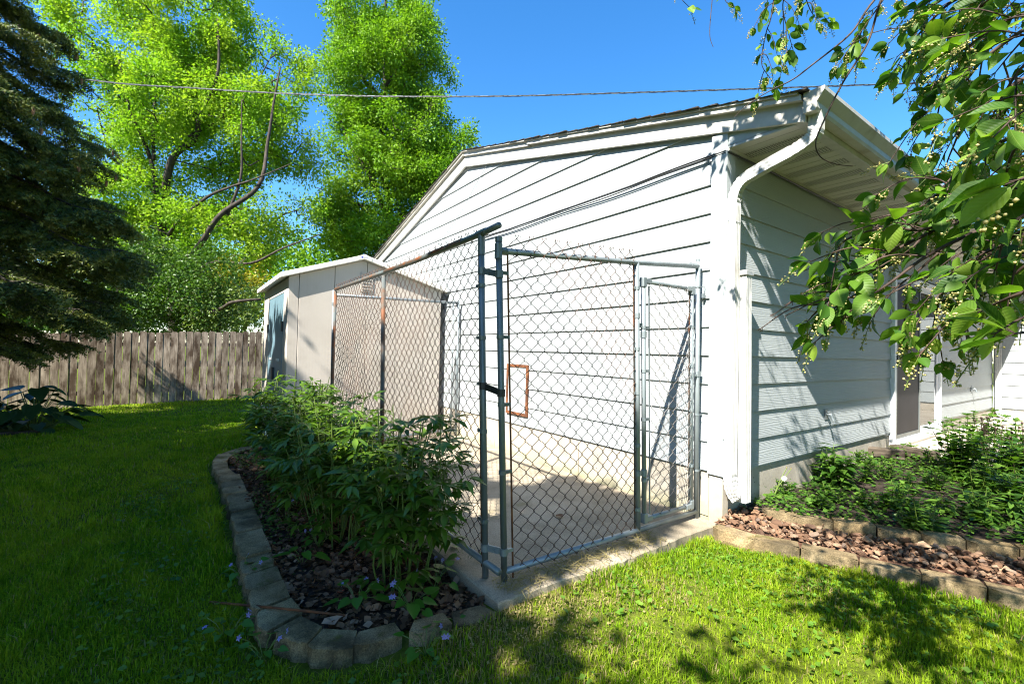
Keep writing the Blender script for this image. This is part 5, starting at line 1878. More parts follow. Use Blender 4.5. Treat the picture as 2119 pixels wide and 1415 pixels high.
def violet(base, label, seed, n_leaf=8, n_fl=3, size=0.06, spread=0.10):
    g = np.random.default_rng(seed)
    base = np.asarray(base, float)
    t = thing("violet_plant", label, "violet", tuple(base))
    st = MB()
    for k in range(n_leaf):
        a = k * 2.4 + g.uniform(-0.4, 0.4)
        r = spread * math.sqrt((k + 0.5) / n_leaf)
        q = base + np.array([math.cos(a) * r, math.sin(a) * r, g.uniform(0.03, 0.085)])
        st.tube([base + (0, 0, -0.01), lerp(base, q, 0.55) + (0, 0, 0.015), q], 0.0018, 4, caps=False)
        one_leaf("leaf", (HV, HF), q, np.array([math.cos(a), math.sin(a), g.uniform(-0.5, 0.1)]), size * g.uniform(0.75, 1.25), M['leaf_violet'], t, g.uniform(-0.3, 0.3))
    for k in range(n_fl):
        a = g.uniform(0, 6.28)
        q = base + np.array([math.cos(a) * spread * 0.9, math.sin(a) * spread * 0.9, g.uniform(0.07, 0.12)])
        st.tube([base, lerp(base, q, 0.6) + (0, 0, 0.02), q], 0.0014, 4, caps=False)
        flower(q, g, t)
    st.build("stems", M['stem'], t)
    return t


vi = [((740, 1250), "violet clump with bright heart leaves inside the front block curve", 9, 3, 0.065), ((850, 1265), "violet clump flowering behind the front edging blocks", 10, 4, 0.062), ((900, 1215), "violets at the foot of the front peony stems", 9, 3, 0.06),
      ((960, 1170), "violet patch beside the kennel corner post", 10, 3, 0.06), ((625, 1165), "two leaved green seedling among dead leaves in the bed", 5, 0, 0.075), ((660, 1130), "small violet plant near the bed's dead leaves", 7, 2, 0.05),
      ((590, 1080), "small violet plant by the straight row of edging blocks", 6, 2, 0.045)]
for k, ((px, py), lab, nl, nf, sz) in enumerate(vi):
    violet(gpx(px, py, -0.055), lab, 100 + k, nl, nf, sz)
for k, ((px, py), lab) in enumerate([((500, 1205), "violets outside the edging beside the metal rod"), ((470, 1330), "violets in the shaded grass outside the block curve"), ((545, 1370), "leafy violets in grass under the front blocks"), ((880, 1370), "violets flowering in grass below the front blocks")]):
    p = gpx(px, py, -0.11)
    violet((p[0], p[1], float(gz(p[0], p[1])) + 0.01), lab, 120 + k, 8, 3, 0.045)

# leaf litter and low green cover on the bed
gL = np.random.default_rng(17)
n = 9000
x = gL.uniform(-4.2, -0.08, n)
y = gL.uniform(-2.62, -1.84, n)
m = in_poly(x, y, bed_poly)
x, y = x[m], y[m]
pos = np.stack([x, y, soil_z(x, y) + gL.uniform(0.0, 0.022, len(x))], 1)
d = gL.normal(size=(len(x), 3))
d[:, 2] *= 0.3
X, Y, Z = frames(d, gL.uniform(-0.8, 0.8, len(x)))
CURL_V = [(0, 0, 0), (0.26, 0.18, 0.06), (0.40, 0.5, 0.0), (0.18, 0.78, 0.10), (0, 1, 0.05), (-0.2, 0.75, 0.07), (-0.38, 0.45, 0.0), (-0.24, 0.2, 0.10), (0, 0.5, -0.05)]
CURL_F = [np.array([(8, i, i + 1) for i in range(0, 7)] + [(8, 7, 0)])]
V, F = scatter(CURL_V, CURL_F, pos, X, Y, Z, gL.uniform(0.016, 0.050, len(x)))
tag(link("leaf_litter", np_mesh("leaf_litter", V, F), M['dead']), "brown dead leaf litter covering the peony bed", "leaves", kind="stuff")


def ground_cover(name, label, P, zf, n, size, mat, seed, hgt=0.02, dens=None):
    g = np.random.default_rng(seed)
    x = g.uniform(min(p[0] for p in P), max(p[0] for p in P), n)
    y = g.uniform(min(p[1] for p in P), max(p[1] for p in P), n)
    m = in_poly(x, y, P)
    if dens is not None:
        m &= g.uniform(size=n) < dens(x, y)
    x, y = x[m], y[m]
    k = len(x)
    pos = np.stack([x, y, zf(x, y) + np.abs(g.normal(size=k)) * hgt + 0.004], 1)
    d = g.normal(size=(k, 3))
    d[:, 2] = g.uniform(-0.3, 0.5, k)
    X, Y, Z = frames(d, g.uniform(-0.6, 0.6, k))
    V, F = scatter(DIAMOND_V, DIAMOND_F, pos, X * 1.3, Y, Z, size * g.uniform(0.6, 1.5, k))
    return tag(link(name, np_mesh(name, V, F), mat), label, "ground cover", kind="stuff")


ground_cover("bed_ground_cover", "low moss and weeds along the inside of the bed edging", [(-4.2, -2.6), (-0.9, -2.6), (-0.9, -2.42), (-1.6, -2.3), (-4.2, -2.2)], soil_z, 9000, 0.016, M['leaf_weed'], 41, 0.02,
             lambda x, y: np.clip(0.35 + 0.6 * np.sin(3 * x + 1) * np.sin(4 * y), 0.05, 1) * np.clip((-0.6 - x) / 1.2, 0, 1))
ground_cover("side_bed_cover", "low green weeds carpeting the bed beside the long wall", side_poly, side_z, 46000, 0.030, M['leaf_weed'], 42, 0.035,
             lambda x, y: np.clip(0.55 + 0.6 * np.sin(2.7 * x + 0.4) * np.sin(2.3 * y + 0.8), 0.12, 1))


ground_cover("stone_litter", "bits of dead leaf and dirt lying among the red stones", rock_poly, lambda x, y: rock_z(x, y) + 0.03, 500, 0.022, M['dead'], 47, 0.006)


def weed(base, h, n_stem, label, seed, kind=0, name="leafy_weed"):
    """upright weed: stems with opposite or alternate leaves"""
    g = np.random.default_rng(seed)
    base = np.asarray(base, float)
    t = thing(name, label, "weed", tuple(base), "weeds in the bed beside the house")
    st = MB()
    lp, ld, ls = [], [], []
    big = 1.4 if h > 0.33 else 1.0
    n_stem = n_stem + (6 if h > 0.33 else 0)
    for k in range(n_stem):
        a = g.uniform(0, 6.28)
        lean = g.uniform(0.05, 0.45)
        hh = h * g.uniform(0.65, 1.05)
        b = base + np.array([math.cos(a) * 0.03, math.sin(a) * 0.03, -0.02])
        tip = b + np.array([math.cos(a) * lean * hh, math.sin(a) * lean * hh, hh])
        P = smooth_path([b, lerp(b, tip, 0.5) + np.array([0, 0, 0.06 * hh]), tip], 5)
        st.tube(P, np.linspace(0.004, 0.0018, len(P)), 4, caps=False)
        nl = int(4 + hh / 0.035)
        for j in range(nl):
            u = 0.12 + 0.88 * j / nl
            p = np.asarray(P[min(int(u * (len(P) - 1)), len(P) - 1)])
            for sg in (0, math.pi):
                aa = a + j * (math.pi / 2) + sg + g.uniform(-0.4, 0.4)
                lp.append(p)
                ld.append(np.array([math.cos(aa), math.sin(aa), g.uniform(0.1, 0.75) - (0.4 if kind == 1 else 0)]))
                ls.append(big * (0.068 if kind == 0 else 0.10) * g.uniform(0.7, 1.3) * (1.1 - 0.45 * u))
    st.build("stems", M['stem'], t)
    lp, ld, ls = np.array(lp), np.array(ld), np.array(ls)
    X, Y, Z = frames(ld, g.uniform(-0.4, 0.4, len(lp)))
    V, F = scatter(LANCE_V, LANCE_F, lp, X * (1.5 if kind == 0 else 1.1), Y, Z, ls)
    link("leaves", np_mesh("leaves", V, F, smooth=True), M['leaf_weed'], t, kind="stuff")
    return t


wd = [((1665, 985), 0.20, 4, 1, "narrow leaved weed standing against the foundation"), ((1730, 1000), 0.36, 6, 1, "tall narrow leaved weed in front of the foundation wall"), ((1620, 1020), 0.14, 5, 0, "low leafy weed beside the flip up downspout"),
      ((1790, 1040), 0.16, 5, 0, "pale green weed growing over the back edging blocks"), ((1830, 990), 0.20, 6, 0, "bushy weed in the middle of the side bed"), ((1870, 1020), 0.18, 5, 1, "lobed weed in front of the timber offcuts"),
      ((1930, 1010), 0.22, 6, 0, "leafy weed halfway between edging and patio"), ((1985, 990), 0.52, 8, 0, "tall leafy clump at the patio edge with upright shoots"), ((2010, 960), 0.55, 8, 0, "upright leafy clump overlapping the bright patio"),
      ((2060, 1010), 0.46, 9, 0, "wide leafy clump under the cherry branches"), ((2100, 980), 0.50, 9, 0, "leafy clump below the dried seed heads"), ((1950, 1060), 0.16, 6, 1, "glossy spreading weed behind the back edging"),
      ((2030, 1070), 0.20, 6, 1, "broad leaved weed in deep shade behind the back edging"), ((2110, 1060), 0.34, 8, 0, "shaded weed clump at the end of the back edging"), ((1880, 945), 0.16, 6, 0, "small weed tuft growing by the timber offcuts"),
      ((1780, 960), 0.15, 6, 0, "small weed tuft between the foundation and timber"), ((2160, 1000), 0.4, 8, 0, "tall leafy clump beyond the seed heads"), ((1700, 1045), 0.12, 5, 0, "little weed sprouting above the back edging"), ((1900, 1070), 0.10, 5, 0, "short weed spilling over the back edging")]
for k, ((px, py), h, ns, kd, lab) in enumerate(wd):
    p = gpx(px, py, 0.10)
    weed((p[0], p[1], float(side_z(p[0], p[1]))), h, ns, lab, 200 + k, kd)
p = gpx(2060, 905, 0.17)
weed((p[0], p[1], 0.165), 0.16, 5, "weed growing from a joint in the sunny patio", 230, 1)

gW = np.random.default_rng(250)
k = 0
while k < 38:
    x, y = gW.uniform(0.1, 3.2), gW.uniform(0.3, 3.7)
    if not in_poly(np.array([x]), np.array([y]), side_poly)[0]:
        continue
    if y < 0.55 * x + 0.22 or (y > 3.3 and x < 1.4):
        continue
    w = weed((x, y, float(side_z(x, y))), gW.uniform(0.10, 0.30), int(gW.integers(4, 7)), "low leafy weed filling the bed beside the long wall", 260 + k, k % 2)
    w["group"] = "low weeds filling the side bed"
    k += 1

# dried seed heads
p = gpx(2075, 985, 0.12)
sh = thing("dried_flower_plant", "cluster of dark dried seed heads on thin stems by the patio", "plant", tuple(p))
sm = MB()
hd = []
g = np.random.default_rng(77)
for k in range(16):
    a = g.uniform(0, 6.28)
    b = p + np.array([g.uniform(-0.12, 0.25), g.uniform(-0.1, 0.1), 0])
    tip = b + np.array([g.uniform(-0.06, 0.06), g.uniform(-0.06, 0.06), g.uniform(0.34, 0.52)])
    sm.tube([b, lerp(b, tip, 0.5) + g.normal(size=3) * 0.01, tip], 0.0022, 4, caps=False)
    MB().tube([tip - (0, 0, 0.012), tip, tip + (0, 0, 0.010)], [0.004, 0.012, 0.003], 7).build("seed_head", M['twig'], sh, smooth=True)
sm.build("stems", M['twig'], sh)

# hosta at the lawn's far edge
hp = np.array([-7.9, -4.95, -0.27])
for k, (dx, dy, sc_, lab) in enumerate([(0, 0.1, 1.25, "big leaved dark hosta on the right end of the timber bed"), (-0.25, -0.85, 1.35, "big leaved dark hosta under the spruce boughs")]):
    t = thing("hosta_plant", lab, "hosta", tuple(hp + (dx, dy, 0)))
    g = np.random.default_rng(300 + k)
    st = MB()
    for j in range(64):
        a = j * 2.4
        r = 0.46 * sc_ * math.sqrt((j + 0.5) / 64)
        q = hp + np.array([dx + math.cos(a) * r, dy + math.sin(a) * r, 0.58 * sc_ * (1 - 0.62 * (r / (0.46 * sc_)) ** 2) * g.uniform(0.35, 1.05) + 0.03])
        st.tube([hp + (dx, dy, -0.02), lerp(hp + (dx, dy, 0), q, 0.6) + (0, 0, 0.06), q], 0.006, 4, caps=False)
        one_leaf("leaf", (HV, HF), q, np.array([math.cos(a), math.sin(a), g.uniform(-0.7, 0.0)]), 0.20 * sc_ * g.uniform(0.7, 1.25), M['leaf_hosta'], t, g.uniform(-0.3, 0.3), 0.9)
    st.build("stems", M['stem'], t)
tag(MB().box(-7.55, -7.42, -7.4, -4.65, -0.36, -0.14).build("timber_edging", M['timber'], bevel=0.01), "dark timber edging in front of the hostas", "edging")

# orange scrap of leaf and dark droppings of dry leaf on the pad
tag(MB().add(np.array(CURL_V) * 0.035 + gpx(698, 1226, -0.03), [tuple(f) for f in CURL_F[0]]).build("red_leaf", plain("red_leaf", (0.62, 0.10, 0.04), 0.7)), "single bright orange red leaf on the dark litter", "leaf")
tag(MB().add(np.array(CURL_V) * 0.07 + gpx(1150, 1068, 0.012), [tuple(f) for f in CURL_F[0]]).build("dry_leaf", plain("dry_leaf", (0.13, 0.055, 0.02), 0.8)), "curled brown dry leaf on the kennel pad", "leaf")
tag(MB().add(np.array(CURL_V) * np.array([1, 1, 1]) * 0.09 + gpx(665, 1290, -0.03), [tuple(f) for f in CURL_F[0]]).build("dry_leaf", plain("dry_leaf_pale", (0.36, 0.22, 0.15), 0.8)), "large pale tan dead leaf behind the front blocks", "leaf")

# dandelion clock by the downspout
p = gpx(1600, 1030, 0.07)
dn = thing("dandelion", "dandelion with white seed heads beside the foundation", "dandelion", tuple(p))
sm = MB()
for k, (px, py) in enumerate([(1623, 990), (1628, 968), (1637, 970)]):
    tip = at(px, py, (p - CAM) @ FW + 0.02 * k)
    sm.tube([p, lerp(p, tip, 0.5) + (0, 0, 0.02), tip], 0.003, 5, caps=False)
    if k == 0:
        tr = MB()
        g = np.random.default_rng(3)
        for d in unit(g.normal(size=(70, 3))):
            tr.tube([tip, tip + d * 0.020], [0.0008, 0.0016], 3, caps=False)
        tr.build("seed_head", plain("fluff", (0.75, 0.75, 0.72), 0.9), dn, kind="stuff")
    else:
        MB().tube([tip, tip + (0, 0, 0.01)], [0.005, 0.003], 6).build("bare_head", M['straw'], dn)
sm.build("stems", M['stem'], dn)
for k in range(8):
    a = k * 0.8
    one_leaf("leaf", (LANCE_V, [tuple(f) for f in LANCE_F[0]] + [tuple(f) for f in LANCE_F[1]]), p, np.array([math.cos(a), math.sin(a), 0.5]), 0.12, M['leaf_weed'], dn)
# ================================================================== bird cherry overhead
gC = np.random.default_rng(61)


def cherry_leaf_material(name, per_object):
    m, t, b = nt(name)
    oi = N(t, "ShaderNodeObjectInfo")
    geo = N(t, "ShaderNodeNewGeometry")
    src = oi.outputs["Random"] if per_object else geo.outputs["Random Per Island"]
    c = ramp(t, src, [(0.0, (0.028, 0.085, 0.010)), (0.40, (0.06, 0.145, 0.014)), (0.8, (0.125, 0.23, 0.022)), (1.0, (0.20, 0.30, 0.04))])
    if per_object:
        v = coords(t)
        sx = N(t, "ShaderNodeSeparateXYZ")
        t.links.new(v, sx.inputs[0])
        ab = N(t, "ShaderNodeMath", operation='ABSOLUTE')
        t.links.new(sx.outputs[0], ab.inputs[0])
        mu = N(t, "ShaderNodeMath", operation='MULTIPLY_ADD')
        mu.inputs[1].default_value = -0.75
        t.links.new(ab.outputs[0], mu.inputs[0])
        t.links.new(sx.outputs[1], mu.inputs[2])
        sn = N(t, "ShaderNodeMath", operation='SINE')
        k = N(t, "ShaderNodeMath", operation='MULTIPLY')
        k.inputs[1].default_value = 62.0
        t.links.new(mu.outputs[0], k.inputs[0])
        t.links.new(k.outputs[0], sn.inputs[0])
        bump(t, b, sn.outputs[0], 0.10, 0.015)
        rib_ = ramp(t, ab.outputs[0], [(0.006, (0.55, 0.55, 0.55)), (0.022, (0, 0, 0))])
        c = mixc(t, rib_, c, (0.22, 0.30, 0.07))
        vein = ramp(t, sn.outputs[0], [(0.90, (0, 0, 0)), (1.0, (0.35, 0.35, 0.35))])
        c = mixc(t, vein, c, (0.17, 0.26, 0.05))
        c = mixc(t, ramp(t, noise(t, v, 3.0, 5), [(0.45, (0, 0, 0)), (0.8, (0.5, 0.5, 0.5))]), c, (0.12, 0.19, 0.03))
    t.links.new(c, b.inputs["Base Color"])
    b.inputs["Roughness"].default_value = 0.5
    b.inputs["Specular IOR Level"].default_value = 0.3
    tr = N(t, "ShaderNodeBsdfTranslucent")
    t.links.new(mixc(t, 1.0, c, (1.5, 1.7, 0.5), 'MULTIPLY'), tr.inputs["Color"])
    mx = N(t, "ShaderNodeMixShader")
    mx.inputs[0].default_value = 0.42
    t.links.new(b.outputs[0], mx.inputs[1])
    t.links.new(tr.outputs[0], mx.inputs[2])
    t.links.new(mx.outputs[0], t.nodes["Material Output"].inputs["Surface"])
    return m


M['cherry_obj'] = cherry_leaf_material("cherry_leaf", True)
M['cherry_mass'] = cherry_leaf_material("cherry_leaves", False)
M['bud'] = leafmat("cherry_bud", (0.34, 0.29, 0.08), (0.62, 0.54, 0.24), 0.2)


def cherry_leaf(curl, fold, twist):
    """ovate leaf with a short point, length 1"""
    Vv, Ff = [], []
    us = [0.0, 0.08, 0.22, 0.40, 0.58, 0.74, 0.88, 1.0]
    ws = [0.012, 0.14, 0.26, 0.31, 0.30, 0.22, 0.10, 0.004]
    for u, w in zip(us, ws):
        z = -curl * u * u
        tw = twist * (u - 0.3)
        for s in (-1, -0.5, 0, 0.5, 1):
            wob = 0.012 * math.sin(17 * u + 3 * s) * abs(s)
            Vv.append((s * w, u, z + fold * abs(s) * w + tw * s * w + wob))
    for i in range(len(us) - 1):
        for j in range(4):
            q = i * 5 + j
            Ff.append((q, q + 1, q + 6, q + 5))
    return Vv, Ff


CL = [cherry_leaf(*a) for a in ((0.10, 0.35, 0.1), (0.28, 0.15, -0.4), (0.05, 0.70, 0.25), (0.45, 0.3, 0.5), (-0.12, 0.2, -0.3))]
cl_mesh = []
for Vv, Ff in CL:
    me = bpy.data.meshes.new("leaf")
    me.from_pydata(Vv, [], Ff)
    me.polygons.foreach_set("use_smooth", np.ones(len(Ff), dtype=bool))
    me.materials.append(M['cherry_obj'])
    cl_mesh.append(me)

CB = np.array([3.35, -2.55, -0.12])
cherry = thing("bird_cherry_tree", "bird cherry with drooping leafy branches and cream flower buds over the yard", "tree", tuple(CB))
wood = MB()
HUB = CB + (-0.15, 0.2, 2.0)
limb(wood, [CB + (0, 0, -0.1), CB + (0.03, 0.05, 0.9), HUB, CB + (-0.5, 0.3, 3.0), CB + (-1.0, 0.2, 3.6)], 0.09, 0.02, 9)
limb(wood, [HUB, HUB + (-0.1, 0.9, 0.9), HUB + (-0.4, 2.0, 1.3)], 0.05, 0.015, 7)
limb(wood, [HUB, HUB + (0.3, -0.8, 0.9), HUB + (-0.3, -1.5, 1.5)], 0.05, 0.015, 7)
sk_c = smooth_path([CB + (0.03, 0.05, 0.9), HUB, CB + (-0.5, 0.3, 3.0), CB + (-1.0, 0.2, 3.6)], 5) + smooth_path([HUB, HUB + (-0.1, 0.9, 0.9), HUB + (-0.4, 2.0, 1.3)], 5) + smooth_path([HUB, HUB + (0.3, -0.8, 0.9), HUB + (-0.3, -1.5, 1.5)], 5)

leaves = []      # (pos, dir, spin, size)
racemes = []     # (pos, dir, length)
NOHUB = 99


def add_leaf(p, d, L, pet=True):
    d = unit(np.asarray(d, float))
    q = p + d * L * 0.18
    if pet:
        wood.tube([p, q], [0.0011, 0.0009], 3, caps=False)
    leaves.append((q, d, gC.uniform(-1.1, 1.1), L * gC.uniform(0.70, 1.06)))


def leafy(P, L, spacing, rac=0.2, start=0.15):
    P = np.array(P)
    seg = np.linalg.norm(np.diff(P, axis=0), axis=1)
    cum = np.concatenate([[0], np.cumsum(seg)])
    s = cum[-1] * start
    k = 0
    while s < cum[-1]:
        p = np.array([np.interp(s, cum, P[:, i]) for i in range(3)])
        i = min(np.searchsorted(cum, s), len(P) - 1)
        tdir = unit(P[i] - P[max(i - 1, 0)])
        a = k * 2.4 + gC.uniform(-0.5, 0.5)
        sd = unit(np.cross(tdir, gC.normal(size=3)))
        d = tdir * 0.55 + sd * 0.9 + np.array([0, 0, -gC.uniform(0.1, 0.75)])
        add_leaf(p, d, L * gC.uniform(0.6, 1.2))
        if gC.uniform() < rac * 0.6:
            racemes.append((p, unit(tdir * 0.4 + gC.normal(size=3) * 0.5 + np.array([0, 0, -0.35])), L * gC.uniform(0.8, 1.35)))
        s += spacing * gC.uniform(0.6, 1.4)
        k += 1
    for _ in range(3):
        add_leaf(P[-1], unit(P[-1] - P[-2]) + gC.normal(size=3) * 0.5 + np.array([0, 0, -0.2]), L * gC.uniform(0.7, 1.05))
    if gC.uniform() < rac * 3:
        racemes.append((P[-1], unit(unit(P[-1] - P[-2]) + np.array([0, 0, -0.4]) + gC.normal(size=3) * 0.3), L * 1.3))


def branch(pts, d0, d1, L, spacing=0.05, rac=0.25, r0=0.005, sub=0.09, sublen=0.16, joined=True, start=0.1):
    n = len(pts)
    P = [at(px, py, d0 + (d1 - d0) * i / (n - 1)) for i, (px, py) in enumerate(pts)]
    if joined:
        h = sk_c[int(np.argmin([np.linalg.norm(np.array(s) - P[0]) for s in sk_c]))]
        limb(wood, [h, lerp(h, P[0], 0.5) + (0, 0, 0.12), P[0]], r0 * 1.9, r0, 6, 4)
    S = smooth_path(P, 6)
    wood.tube(S, np.linspace(r0, 0.0013, len(S)), 5, caps=False)
    if L > 0:
        leafy(S, L, spacing, rac, start)
        if sub > 0:
            A = np.array(S)
            seg = np.concatenate([[0], np.cumsum(np.linalg.norm(np.diff(A, axis=0), axis=1))])
            s = seg[-1] * 0.12
            while s < seg[-1] * 0.95:
                p = np.array([np.interp(s, seg, A[:, i]) for i in range(3)])
                i = min(np.searchsorted(seg, s), len(A) - 1)
                td = unit(A[i] - A[max(0, i - 1)])
                sd = unit(np.cross(td, gC.normal(size=3)))
                ln = sublen * gC.uniform(0.5, 1.2)
                q = p + unit(td * 0.7 + sd * 0.8 + np.array([0, 0, -0.25])) * ln
                Q = smooth_path([p, lerp(p, q, 0.5) + np.array([0, 0, 0.012]), q + np.array([0, 0, -0.02])], 4)
                wood.tube(Q, np.linspace(0.0022, 0.0012, len(Q)), 4, caps=False)
                leafy(Q, L * 0.92, spacing * 0.9, rac, 0.2)
                s += 0.7 * sub * gC.uniform(0.6, 1.4)


branch([(2260, 330), (2030, 440), (1909, 489), (1788, 556), (1699, 636), (1672, 664)], 1.00, 1.22, 0.070, 0.065, 0.30, 0.006)
branch([(2250, 380), (1960, 507), (1842, 585), (1766, 639), (1740, 665)], 0.98, 1.15, 0.060, 0.08, 0.25, 0.005, sub=0.2)
branch([(2260, 440), (2060, 510), (1970, 577), (1944, 623), (1933, 668), (1919, 720)], 0.98, 1.08, 0.048, 0.06, 0.35, 0.005, sub=0.16, sublen=0.12)
branch([(2240, -20), (2050, 110), (2000, 165), (1950, 205), (1915, 235)], 1.20, 1.45, 0.064, 0.05, 0.45, 0.006)
branch([(2260, 220), (2080, 290), (2010, 335), (1960, 380), (1925, 425), (1890, 470)], 1.1, 1.25, 0.062, 0.055, 0.45, 0.006)
branch([(2200, -60), (2000, -10), (1930, 40), (1880, 100), (1850, 150)], 1.35, 1.7, 0.068, 0.05, 0.4, 0.006)
branch([(2060, -90), (1990, 60), (1960, 150), (1940, 240), (1930, 310)], 1.4, 1.5, 0.060, 0.05, 0.45, 0.005)
branch([(2280, 540), (2130, 600), (2075, 622), (2035, 640)], 0.62, 0.72, 0.062, 0.05, 0.5, 0.004, sub=0.2)
branch([(2330, 300), (2190, 340), (2110, 372)], 0.52, 0.52, 0.070, 0.07, 0.1, 0.004, sub=0)
branch([(2330, 640), (2180, 680), (2100, 690)], 0.58, 0.60, 0.062, 0.07, 0.1, 0.004, sub=0)
branch([(2280, 700), (2150, 650), (2060, 690)], 0.66, 0.70, 0.062, 0.09, 0.1, 0.003, sub=0)
branch([(1900, -80), (1810, 0), (1760, 70), (1680, 135), (1640, 165), (1590, 190), (1550, 215), (1520, 242)], 1.8, 2.0, 0.0, r0=0.005)
branch([(1850, -60), (1820, 10), (1795, 90), (1745, 170), (1705, 250), (1688, 295), (1698, 325), (1730, 340), (1765, 344)], 1.45, 1.6, 0.0, r0=0.004)
branch([(1610, -70), (1597, 30), (1585, 70), (1576, 130), (1592, 160), (1606, 182)], 2.1, 2.2, 0.050, 0.05, 0.5, 0.003, sub=0.12, sublen=0.10)
branch([(1640, -60), (1620, 10), (1632, 70), (1643, 110)], 2.1, 2.2, 0.058, 0.05, 0.5, 0.003, sub=0.10, sublen=0.12)
branch([(1480, -60), (1471, 30), (1469, 75), (1476, 98)], 2.2, 2.2, 0.0, r0=0.0022)
branch([(1380, -70), (1405, -10), (1425, 14)], 2.2, 2.2, 0.055, 0.05, 0.6, 0.002, sub=0)
branch([(1530, -70), (1500, -5), (1518, 12)], 2.2, 2.2, 0.058, 0.045, 0.6, 0.002, sub=0)
branch([(1650, -70), (1672, 10), (1692, 44)], 2.15, 2.15, 0.058, 0.04, 0.5, 0.003, sub=0.08, sublen=0.08)
branch([(1870, -60), (1800, 40), (1765, 90), (1735, 135)], 1.8, 1.9, 0.056, 0.045, 0.45, 0.003, sub=0.10, sublen=0.10)
branch([(2080, -60), (1950, 0), (1880, 50), (1840, 90)], 1.55, 1.7, 0.060, 0.05, 0.45, 0.004)
branch([(2250, 80), (2060, 200), (2000, 250), (1970, 310), (1955, 350)], 1.15, 1.3, 0.060, 0.05, 0.45, 0.005)
branch([(2260, 470), (2080, 540), (2020, 565), (1965, 610), (1925, 690)], 0.95, 1.05, 0.050, 0.06, 0.3, 0.004, sub=0.14)
branch([(2030, 440), (1909, 475), (1850, 470), (1790, 480), (1745, 500), (1715, 535)], 1.05, 1.2, 0.066, 0.065, 0.35, 0.004, joined=False)
branch([(2280, 380), (2060, 430), (1990, 400), (1950, 375), (1925, 365)], 1.1, 1.2, 0.060, 0.05, 0.5, 0.005)
branch([(2260, 140), (2119, 190), (2050, 260), (2010, 330)], 0.95, 1.05, 0.064, 0.05, 0.45, 0.005)
branch([(2280, 260), (2120, 330), (2060, 400), (2030, 470)], 0.85, 0.95, 0.060, 0.05, 0.5, 0.004)
branch([(2280, 20), (2119, 30), (2040, 70), (1985, 110)], 1.1, 1.25, 0.068, 0.05, 0.45, 0.005)
branch([(2280, -60), (2100, -30), (2010, 30), (1960, 90)], 1.2, 1.4, 0.070, 0.05, 0.4, 0.005)
branch([(2290, 420), (2130, 470), (2060, 520), (2000, 560)], 0.85, 0.98, 0.058, 0.045, 0.5, 0.004)
branch([(2290, 500), (2140, 540), (2080, 590), (2040, 640)], 0.80, 0.92, 0.052, 0.045, 0.45, 0.004)
branch([(1909, 489), (1860, 540), (1800, 560), (1760, 590), (1730, 630)], 1.12, 1.2, 0.066, 0.05, 0.5, 0.003, joined=False)
branch([(1960, 507), (1900, 560), (1850, 600), (1810, 650)], 1.05, 1.12, 0.058, 0.05, 0.5, 0.003, joined=False)
branch([(2060, 510), (2010, 560), (1990, 620), (1985, 680)], 0.98, 1.02, 0.050, 0.045, 0.5, 0.003, joined=False)
branch([(2000, 330), (1940, 400), (1880, 450), (1850, 510)], 1.15, 1.22, 0.062, 0.05, 0.45, 0.003, joined=False)
branch([(2300, 60), (2140, 120), (2080, 190), (2050, 250)], 0.85, 0.95, 0.062, 0.045, 0.45, 0.004)
branch([(2300, 180), (2150, 250), (2090, 330), (2080, 420)], 0.75, 0.85, 0.058, 0.045, 0.45, 0.004)
branch([(2300, -40), (2180, 20), (2110, 90), (2060, 150)], 0.95, 1.1, 0.064, 0.045, 0.4, 0.004)
branch([(2140, -80), (2050, -30), (1990, 20), (1950, 110)], 1.25, 1.4, 0.060, 0.045, 0.45, 0.004)
branch([(2300, 380), (2170, 420), (2090, 470), (2060, 560)], 0.75, 0.85, 0.055, 0.04, 0.45, 0.004)
print("cherry leaves in view", len(leaves), "racemes", len(racemes))

# --- unseen cherry canopy, clumps placed up-sun of where their shadows should fall
n = 5200
gx_, gy_ = gC.uniform(-0.6, 4.2, n), gC.uniform(-3.3, 4.2, n)
G = np.stack([gx_, gy_, np.full(n, -0.1)], 1)
rel = G - CAM
dep = rel @ FW
ux = 1059.5 + FPX * (rel @ RT) / np.maximum(dep, 0.05)
uy = 707.5 + FPX * (rel @ DN) / np.maximum(dep, 0.05)
pr = np.zeros(n)
band_y = 1165 + (ux - 1540) * 0.215
pr = np.where((dep > 0.1) & (np.abs(uy - band_y - 25) < 50) & (ux > 1570), 0.85, pr)
pr = np.where((dep > 0.1) & (uy > 1335) & (ux > 1120) & (ux < 1640), 0.7, pr)
pr = np.where((dep > 0.1) & (uy > 1230) & (uy < 1345) & (ux > 1660) & (ux < 1850), 0.5, pr)
pr = np.where((dep > 0.1) & (uy > 1230) & (ux > 1880), 0.6, pr)
pr = np.where((dep > 0.1) & (uy < band_y - 60) & (uy > 860) & (ux > 1690), 0.75, pr)
pr = np.where((dep > 0.1) & (uy > 1380), np.maximum(pr, 0.35), pr)
pr = np.where(dep <= 0.6, 0.25, pr)
blotch = 0.5 + 0.5 * np.sin(7.3 * gx_ + 2 * np.sin(5 * gy_)) * np.sin(6.1 * gy_ + 1.7 * np.sin(4 * gx_))
pr = pr * np.clip(0.25 + 1.3 * blotch, 0, 1.2)
sel = gC.uniform(size=n) < pr * 0.50
G = G[sel]
h = gC.uniform(2.35, 3.9, len(G))
cc = G + SUN[None, :] * ((h + 0.1) / SUN[2])[:, None]


